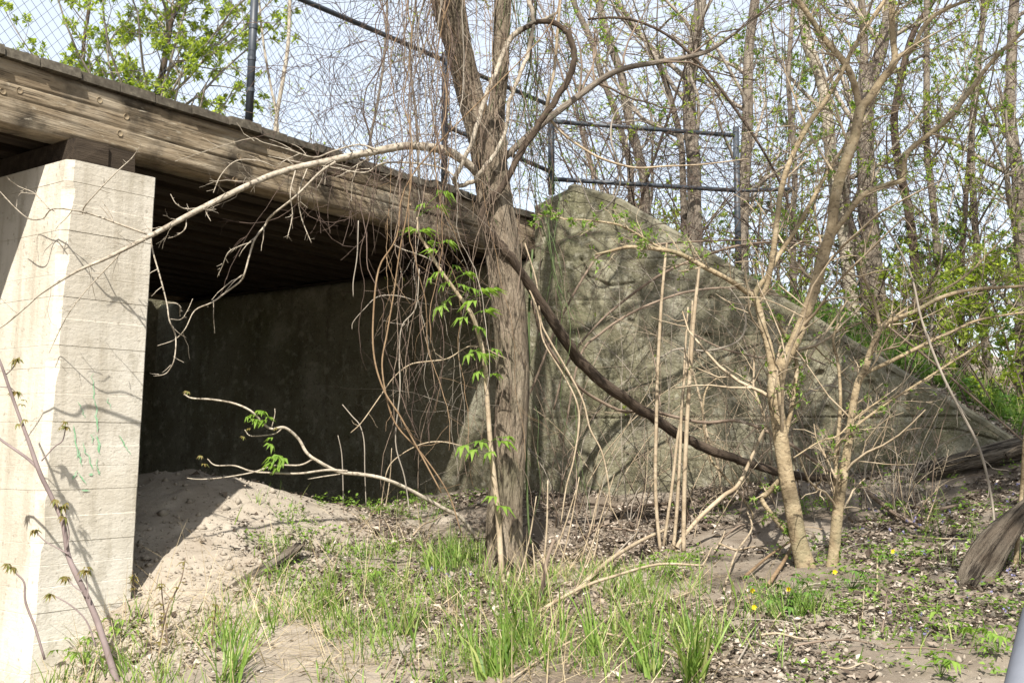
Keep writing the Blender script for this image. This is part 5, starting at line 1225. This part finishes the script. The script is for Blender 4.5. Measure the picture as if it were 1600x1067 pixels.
# weedy dead stems standing along the wall foot
rng = np.random.default_rng(606)
for i in range(110):
    px = rng.uniform(850, 1460); gp, gy2 = ground_hit(px, rng.uniform(770, 850) if px < 1150 else rng.uniform(755, 820))
    h = rng.uniform(.35, 1.2) if i % 2 else rng.uniform(1.2, 2.6); K = 9; dd = nrm(np.array([rng.normal(0, .25), rng.normal(0, .1), 1.])); P = [gp - [0, 0, .03]]; cv = rng.normal(0, .12)
    for k in range(K - 1):
        dd = nrm(dd + np.array([cv, 0, -.02 * k]) + rng.normal(0, .07, 3)); P.append(P[-1] + dd * h / (K - 1))
    P = np.array(P); R = np.linspace(rng.uniform(.003, .006), .0012, K); rg = np.random.default_rng(1600 + i)
    a1 = spawn(rg, P[None], R[None], 7, .25, 1, (.4, 1.1), .3, .7, 5, .2, .03, .0011); a2 = spawn(rg, a1[0], a1[1], 2, .3, 1, (.4, 1.), .5, .8, 4, .2, .02, .001)
    tone, mt = [('tan', M['cane']), ('reddish', M['twig']), ('grey', M['twig_grey'])][i % 3]
    tag(build('dead_weed', *merge([stem_mesh(P, R, 5, 0, i), tubes(*a1, 3, False), tubes(*a2, 3, False)]), mt), '%s %s dead weed stem %s' % ('tall' if h > 1.2 else 'short', tone, 'standing before the wall left of the dry canes' if px < 1030 else ('standing between the dry canes and the tan sapling' if px < 1230 else 'standing before the low end of the wing wall')), 'weed', 'dead weeds along the wall foot')

# clods and pebbles on the sand
n = 1500
xs = []; 
for cx, cy, rad, m in ((330, 800, .9, 500), (250, 880, .6, 260), (430, 830, .7, 300), (300, 980, .6, 300), (1350, 1000, 1.0, 420), (1150, 1030, .7, 200)):
    p, _ = ground_hit(cx, cy); a_ = rng.uniform(0, 6.283, m); r_ = rad * np.sqrt(rng.random(m)); xs.append(np.stack([p[0] + r_ * np.cos(a_), p[1] + r_ * np.sin(a_)], 1))
xy = np.concatenate(xs); n = len(xy); oct_ = np.array([[1, 0, 0], [-1, 0, 0], [0, 1, 0], [0, -1, 0], [0, 0, 1], [0, 0, -1.]]); ot = np.array([[0, 2, 4], [2, 1, 4], [1, 3, 4], [3, 0, 4], [2, 0, 5], [1, 2, 5], [3, 1, 5], [0, 3, 5]])
sz = rng.exponential(.006, n) + .004
V = np.stack([xy[:, 0], xy[:, 1], Hg(xy[:, 0], xy[:, 1]) + sz * .2], 1)[:, None] + oct_[None] * sz[:, None, None] * rng.uniform(.5, 1.3, (n, 6, 1))
o = build('sand_clods', V, None, (np.arange(n)[:, None, None] * 6 + ot[None]).reshape(-1, 3), M['soil']); tag(o, 'small clods and pebbles strewn over the bare sand', 'clods'); o['kind'] = 'stuff'

# ------------------------------------------------------------------ ground layer
rng = np.random.default_rng(404)
def in_front(x, y):
    """open ground: not inside the pier, not behind the walls"""
    s = (x - C0[0]) * WD[0] + (y - C0[1]) * WD[1]; w = (x - C0[0]) * WN[0] + (y - C0[1]) * WN[1]
    t, q = tq(x, y)
    return np.where(s > 0, w < -.02, t < 4.55) & ~((t > -.6) & (t < tpos(BR) + .02) & (q < .24))
def scatter(n, x0=-3.8, x1=6.6, y0=3.6, y1=9.4):
    x = rng.uniform(x0, x1, n); y = y0 + (y1 - y0) * rng.random(n) ** 1.15
    k = in_front(x, y) & (np.abs(x) < .60 * y + .7); return x[k], y[k]
def pxpy(x, y, z):
    cz = y * math.cos(PITCH) + (z - CAMZ) * math.sin(PITCH); cv = -y * math.sin(PITCH) + (z - CAMZ) * math.cos(PITCH)
    return 800 + FPX * x / cz, 533.5 - FPX * cv / cz
# leaf litter
x, y = scatter(185000); z = Hg(x, y); u_, v_ = pxpy(x, y, z)
left = np.clip((u_ - 330) / 220, 0, 1) * (1 - .92 * np.clip((y - 6.9) / .5, 0, 1) * np.clip((600 - u_) / 80, 0, 1))
bare = np.clip(fbm(x * 1.6, y * 1.6, 90, 4) * 3.0 + .62, .05, 1)
front = 1 - .35 * np.clip((v_ - 960) / 80, 0, 1)
k = rng.random(len(x)) < np.maximum(np.maximum(left * bare * front, .02 * (u_ > 210)), .55 * bare * np.clip((v_ - 930) / 60, 0, 1)); x, y, z = x[k], y[k], z[k]; n = len(x)
d = nrm(np.stack([rng.normal(0, 1, n), rng.normal(0, 1, n), rng.normal(.05, .28, n)], 1)); up = nrm(np.stack([rng.normal(0, .35, n), rng.normal(-.15, .35, n), np.ones(n)], 1))
L = .008 + rng.gamma(2.0, .0085, n)
V, Q, T = leaf_tris(np.stack([x, y, z + rng.uniform(.002, .02, n)], 1), d, up, L, L * rng.uniform(.4, .8, n), .25, rng.uniform(-.35, .35, (n, 1)))
o = build('leaf_litter', V, Q, T, M['litter'], smooth=False); tag(o, 'pale brown dead leaf litter covering the ground below the wing wall', 'leaf litter'); o['kind'] = 'stuff'
# litter on the bank
qn = rng.uniform(.2, 6.5, 11000); tn = 4.6 + .507 * qn + .5 + rng.exponential(2.2, 11000)
x = P0[0] + .6 * tn + .8 * qn; y = P0[1] + .8 * tn - .6 * qn; z = He(x, y); n = len(x)
d = nrm(np.stack([rng.normal(0, 1, n), rng.normal(0, 1, n), rng.normal(.05, .3, n)], 1)); up = nrm(np.stack([rng.normal(0, .35, n), rng.normal(-.2, .35, n), np.ones(n)], 1)); L = rng.uniform(.03, .075, n)
o = build('leaf_litter', *leaf_tris(np.stack([x, y, z + .015], 1), d, up, L, L * .6, .25, .2), M['litter'], smooth=False); tag(o, 'dead leaf litter on the bank behind the wing wall', 'leaf litter'); o['kind'] = 'stuff'
# green ground cover on the bank
n = 1900
qn = rng.uniform(.8, 6.5, n); tn = 4.6 + .507 * qn + .45 + rng.exponential(1.6, n)
x = P0[0] + .6 * tn + .8 * qn; y = P0[1] + .8 * tn - .6 * qn; k = fbm(x * .8, y * .8, 55, 3) > -.22; x, y = x[k], y[k]; z = He(x, y)
per = 9; c = np.repeat(np.stack([x, y, z], 1), per, 0) + rng.normal(0, 1, (len(x) * per, 3)) * [.06, .06, .0] + np.array([0, 0, 1]) * rng.uniform(.01, .16, (len(x) * per, 1)); n = len(c)
d = nrm(rng.normal(0, 1, (n, 3)) * [1, 1, .4] + [0, 0, .3]); up = nrm(np.array([0, 0, 1.]) + rng.normal(0, .4, (n, 3))); L = rng.uniform(.03, .085, n)
o = build('ground_cover', *leaf_tris(c, d, up, L, L * .55), M['deep']); tag(o, 'lush green ground cover on the bank behind the low end of the wing wall', 'ground cover'); o['kind'] = 'stuff'
gx_ = np.repeat(np.stack([x, y, z], 1), 5, 0) + rng.normal(0, .09, (len(x) * 5, 3)) * [1, 1, 0]; n = len(gx_)
o = build('grass', *blades(gx_, nrm(np.stack([rng.normal(0, .3, n), rng.normal(0, .3, n), np.ones(n)], 1)), rng.uniform(.08, .28, n), rng.uniform(.005, .010, n), rng.uniform(.05, .35, n), rng), M['grass']); tag(o, 'green grass on the bank behind the wing wall', 'grass'); o['kind'] = 'stuff'
# front grass: patches given by where they grow
def patch(cx, cy, rad, n):
    p, _ = ground_hit(cx, cy); a = rng.uniform(0, 6.283, n); r = rad * np.sqrt(rng.random(n))
    return np.stack([p[0] + r * np.cos(a), p[1] + r * np.sin(a) * 1.2], 1)
pts = []; Ls = []
for cx, cy, rad, n, L in ((560, 930, .55, 700, .15), (640, 900, .45, 600, .16), (500, 880, .35, 380, .16), (580, 790, .35, 420, .20), (640, 800, .3, 220, .12), (690, 900, .3, 420, .22), (720, 870, .2, 260, .20), (440, 1020, .5, 420, .16), (560, 1030, .5, 500, .16), (700, 1000, .5, 560, .18), (840, 1000, .5, 650, .2), (960, 1000, .5, 650, .2), (1060, 960, .4, 420, .22), (900, 920, .4, 300, .16), (1000, 930, .4, 260, .18), (300, 1050, .3, 260, .18), (150, 1050, .25, 200, .16), (1120, 1040, .3, 220, .18), (1250, 950, .25, 160, .14), (430, 800, .2, 120, .15), (1450, 800, .25, 60, .16), (1540, 870, .25, 80, .14), (1330, 1000, .5, 100, .09), (1500, 1000, .4, 120, .12), (400, 830, .25, 90, .14), (470, 960, .4, 320, .14), (800, 930, .35, 320, .18), (100, 1060, .2, 120, .14), (230, 1040, .35, 200, .16), (380, 1000, .4, 220, .15)):
    n = int(n * 1.15); q = patch(cx, cy, rad * 1.1, n); pts.append(q); Ls.append(L * rng.uniform(.3, 1.25, n))
xy = np.concatenate(pts); L = np.concatenate(Ls); k = in_front(xy[:, 0], xy[:, 1]) & (fbm(xy[:, 0] * 3, xy[:, 1] * 3, 33, 3) + rng.normal(0, .10, len(xy)) > -.02); xy = xy[k]; L = L[k]; n = len(L)
base = np.stack([xy[:, 0], xy[:, 1], Hg(xy[:, 0], xy[:, 1]) - .005], 1)
o = build('grass', *blades(base, nrm(np.stack([rng.normal(0, .38, n), rng.normal(0, .38, n), np.ones(n)], 1)), L, rng.uniform(.003, .008, n), rng.uniform(.05, .45, n), rng), M['grass']); tag(o, 'loose fresh green grass growing through the litter in front', 'grass'); o['kind'] = 'stuff'
# dry straw
pts = []
for cx, cy, rad, n in ((700, 1000, .8, 520), (880, 960, .7, 620), (560, 980, .6, 320), (930, 1030, .6, 420), (850, 900, .4, 260), (450, 930, .5, 220), (1000, 900, .5, 200), (240, 1000, .35, 130), (620, 850, .5, 200), (300, 960, .4, 160), (200, 1010, .35, 160), (380, 1010, .5, 240), (120, 1050, .3, 110), (1150, 960, .5, 140)): pts.append(patch(cx, cy, rad, int(n * 1.05)))
xy = np.concatenate(pts); n = len(xy); base = np.stack([xy[:, 0], xy[:, 1], Hg(xy[:, 0], xy[:, 1]) + .004], 1)
flat = rng.random(n) < .88
dz = np.where(flat, rng.uniform(.03, .3, n), rng.uniform(.6, 2.5, n))
o = build('dry_straw', *blades(base, nrm(np.stack([rng.normal(.2, 1, n), rng.normal(0, .6, n), dz], 1)), rng.uniform(.10, .45, n), rng.uniform(.002, .0042, n), rng.uniform(0, .12, n), rng), M['straw']); tag(o, 'dry straw coloured grass stalks matted over the front bank', 'straw'); o['kind'] = 'stuff'
# low herbs
pts = []
for cx, cy, rad, n in ((1300, 870, .35, 60), (1360, 900, .4, 80), (1450, 850, .5, 110), (1540, 800, .4, 70), (1440, 960, .45, 80), (1340, 960, .35, 50), (1560, 930, .4, 70), (1260, 800, .25, 50), (1240, 740, .3, 60), (1060, 735, .3, 30), (640, 800, .35, 70), (560, 800, .3, 50), (430, 850, .2, 30), (1330, 740, .35, 50), (1440, 745, .3, 50), (1090, 880, .2, 40), (1040, 900, .2, 30), (480, 830, .25, 40), (520, 900, .4, 60), (600, 880, .4, 70), (700, 960, .4, 40), (1480, 1020, .35, 50), (1300, 1040, .35, 25), (760, 790, .3, 30), (1110, 800, .3, 30), (1380, 800, .4, 45), (1690, 760, .6, 70), (1720, 850, .6, 70)): pts.append(patch(cx, cy, rad, int(n * .55)))
xy = np.concatenate(pts); k = in_front(xy[:, 0], xy[:, 1]); xy = xy[k]; z = Hg(xy[:, 0], xy[:, 1]); per = 8
c = np.repeat(np.stack([xy[:, 0], xy[:, 1], z], 1), per, 0); n = len(c); hgt = np.repeat(rng.uniform(.01, .11, len(xy)), per) * rng.uniform(.4, 1, n)
c = c + np.stack([rng.normal(0, .022, n), rng.normal(0, .022, n), hgt], 1); d = nrm(rng.normal(0, 1, (n, 3)) * [1, 1, .35] + [0, 0, .25]); L = rng.uniform(.010, .038, n)
o = build('ground_cover', *leaf_tris(c, d, nrm(np.array([0, 0, 1.]) + rng.normal(0, .35, (n, 3))), L, L * .55), M['fresh']); tag(o, 'small bright green herbs scattered over the litter and wall foot', 'ground cover'); o['kind'] = 'stuff'
# violets
pts = [patch(cx, cy, rad, n) for cx, cy, rad, n in ((1440, 800, .4, 14), (1530, 790, .3, 8), (1470, 890, .3, 9), (1545, 945, .3, 8), (1570, 905, .2, 5), (1400, 1000, .2, 5), (680, 915, .2, 5), (1230, 765, .25, 10), (1390, 850, .3, 8))]
xy = np.concatenate(pts); z = Hg(xy[:, 0], xy[:, 1]); c = np.repeat(np.stack([xy[:, 0], xy[:, 1], z + rng.uniform(.03, .09, len(xy))], 1), 5, 0); n = len(c)
d = nrm(rng.normal(0, 1, (n, 3)) + [0, -.3, .2]); o = build('violet_flowers', *leaf_tris(c, d, nrm(rng.normal(0, 1, (n, 3))), np.full(n, .014), np.full(n, .012)), M['violet']); tag(o, 'tiny violet blue flowers dotted over the litter at right', 'flowers'); o['kind'] = 'stuff'

# single grass tufts
for i, (cx, cy, n, L, w, lb) in enumerate(((345, 1060, 60, .34, .010, 'dense dark green grass tuft on the sand before the pier'), (505, 945, 42, .26, .009, 'upright green grass tuft in the straw left of the trunk'), (640, 985, 40, .26, .009, 'broad bladed grass tuft in the middle of the straw'), (760, 1060, 74, .42, .013, 'tall broad bladed grass tuft below the tree'), (1040, 1062, 80, .44, .015, 'tall dark grass tuft with wide blades below the canes'), (1080, 1010, 34, .34, .013, 'wide bladed grass tuft beside the tall dark one'), (1255, 958, 130, .26, .005, 'fine bladed grass tuft among the yellow flowers'), (690, 890, 40, .24, .012, 'bright leafy grass tuft left of the trunk base'), (545, 785, 46, .30, .006, 'thin grass tuft at the dark opening edge'), (1475, 850, 16, .30, .006, 'sparse upright grass tuft on the right hand litter'), (820, 1000, 40, .36, .011, 'loose grass tuft among the dead stalks'), (180, 1050, 40, .22, .009, 'grass tuft at the foot of the pier sapling'), (930, 1010, 44, .30, .011, 'green grass tuft between the two tall ones'), (425, 800, 20, .22, .006, 'small grass tuft on the crest of the sand'))):
    p, _ = ground_hit(cx, cy); n = int(n * 1.15); sub = rng.integers(0, 4, n); off = rng.normal(0, .055 + .05 * L, (4, 2)); ln4 = rng.normal(0, .22, (4, 2)); h4 = rng.uniform(.55, 1.1, 4)
    bx, by = p[0] + off[sub, 0] + rng.normal(0, .022, n), p[1] + off[sub, 1] + rng.normal(0, .022, n)
    base = np.stack([bx, by, Hg(bx, by) - .01], 1)
    dd = nrm(np.stack([ln4[sub, 0] + rng.normal(0, .20, n), ln4[sub, 1] + rng.normal(0, .20, n), np.ones(n)], 1))
    V, Q, T = blades(base, dd, L * h4[sub] * rng.uniform(.35, 1.2, n), w * rng.uniform(.4, 1.15, n), np.where(rng.random(n) < .3, rng.uniform(.3, .8, n), rng.uniform(.02, .3, n)), rng)
    tag(build('grass_tuft', V, Q, T, M['grass']), lb, 'grass', 'grass tufts on the front bank')
# buttercups: leafy clumps with yellow flowers
def herb(name, label, cx, cy, nl, size, spread, h, flowers, mat, leaflets=5, group=None):
    p, Yh = ground_hit(cx, cy); base = np.array([p[0], p[1], float(Hg(p[0], p[1]))])
    root = thing(name, label, 'plant', tuple(base), group)
    for k in range(nl):
        a = rng.uniform(0, 6.283); r = spread * math.sqrt(rng.random()); tip = base + np.array([r * math.cos(a), r * math.sin(a), h * rng.uniform(.25, 1)])
        st = tubes(np.array([[base + (tip - base) * .1 * 0, (base + tip) / 2 + [0, 0, h * .18], tip]]), np.array([[.0016, .0014, .001]]), 3, False)
        build('leaf', *merge([st, palmate(tip, np.array([math.cos(a), math.sin(a), rng.uniform(-.3, .2)]), size * rng.uniform(.7, 1.2), rng, leaflets)]), mat, root)
    for (fx, fy) in flowers:
        c = at(fx, fy, Yh - .03)
        V, Q, T = tubes(np.array([[base, (base + c) / 2 + [0.01, 0, .02], c]]), np.full((1, 3), .0012), 3, False); fl = build('flower_stem', V, Q, T, M['greenstem'], root)
        a = np.arange(5) * 1.2566; d = nrm(np.stack([np.cos(a), -.35 + 0 * a, np.sin(a)], 1))
        V, Q, T = leaf_tris(np.repeat(c[None], 5, 0), d, np.repeat([[0, -1., .2]], 5, 0), np.full(5, .017), np.full(5, .016), .1, -.1); build('flower', V, Q, T, M['yellow'], fl)
herb('buttercup_plant', 'large buttercup clump with three yellow flowers left of the sapling foot', 1225, 962, 34, .055, .20, .20, ((1232, 920), (1178, 948), (1175, 922)), M['deep'])
herb('buttercup_plant', 'buttercup clump with one yellow flower right of the sapling foot', 1330, 925, 22, .045, .18, .12, ((1304, 893),), M['deep'])
herb('buttercup_plant', 'small buttercup clump with one flower on the open litter', 1392, 880, 10, .04, .12, .09, ((1395, 861),), M['deep'])
for i, (cx, cy, nl, sz, sp, h, lb) in enumerate(((1050, 905, 14, .06, .12, .16, 'leafy green herb at the foot of the dry canes'), (130, 1045, 22, .06, .16, .16, 'low leafy creeper at the left foot of the pier'), (190, 1000, 14, .06, .12, .12, 'bright leafy creeper on the sand beside the pier'), (1470, 1060, 10, .07, .10, .10, 'wide leaved herb at the bottom of the bank'), (1480, 990, 6, .08, .10, .12, 'sparse broad leaved herb on bare sand'), (1560, 1020, 9, .06, .14, .12, 'leafy herb near the steel post'), (1390, 800, 8, .05, .08, .08, 'pale green star leaved herb on the litter'), (590, 910, 8, .06, .10, .08, 'light green broad leaf rosette in the straw'), (1250, 810, 14, .03, .12, .16, 'fine leaved herb between the sapling stems'), (1080, 745, 10, .06, .16, .14, 'green herb against the foot of the wing wall'), (640, 790, 12, .05, .18, .14, 'shaded leafy herb at the foot of the lit wall'))):
    herb('leafy_herb', lb, cx, cy, nl, sz, sp, h, (), M['fresh'] if i not in (9,) else M['deep'], 3 if i in (1, 2, 3, 4) else 5)
# dead stalks standing in the straw right of the trunk
for i, (a, b, c2, d2, w) in enumerate(((812, 900, 838, 775, 2.4), (832, 920, 832, 848, 3), (846, 910, 856, 750, 3), (855, 890, 900, 765, 2.6), (905, 880, 935, 770, 2.6), (920, 890, 936, 825, 2.6), (895, 930, 960, 740, 2), (870, 905, 905, 745, 2.4), (1090, 890, 1112, 855, 2.6), (930, 900, 1000, 880, 2), (600, 800, 612, 700, 1.8), (815, 870, 800, 760, 2))):
    gp, Yg = ground_hit(a, b); vine('dry_stalk', 'thin straw coloured dead stalk standing upright near the forked trunk', [(a, b + 4, Yg, w), ((a + c2) / 2 + 3, (b + d2) / 2, Yg, w), (c2, d2, Yg, w * .6)], M['cane'], 5, 'dead stalks by the trunk', 'stalk', seed=300 + i)
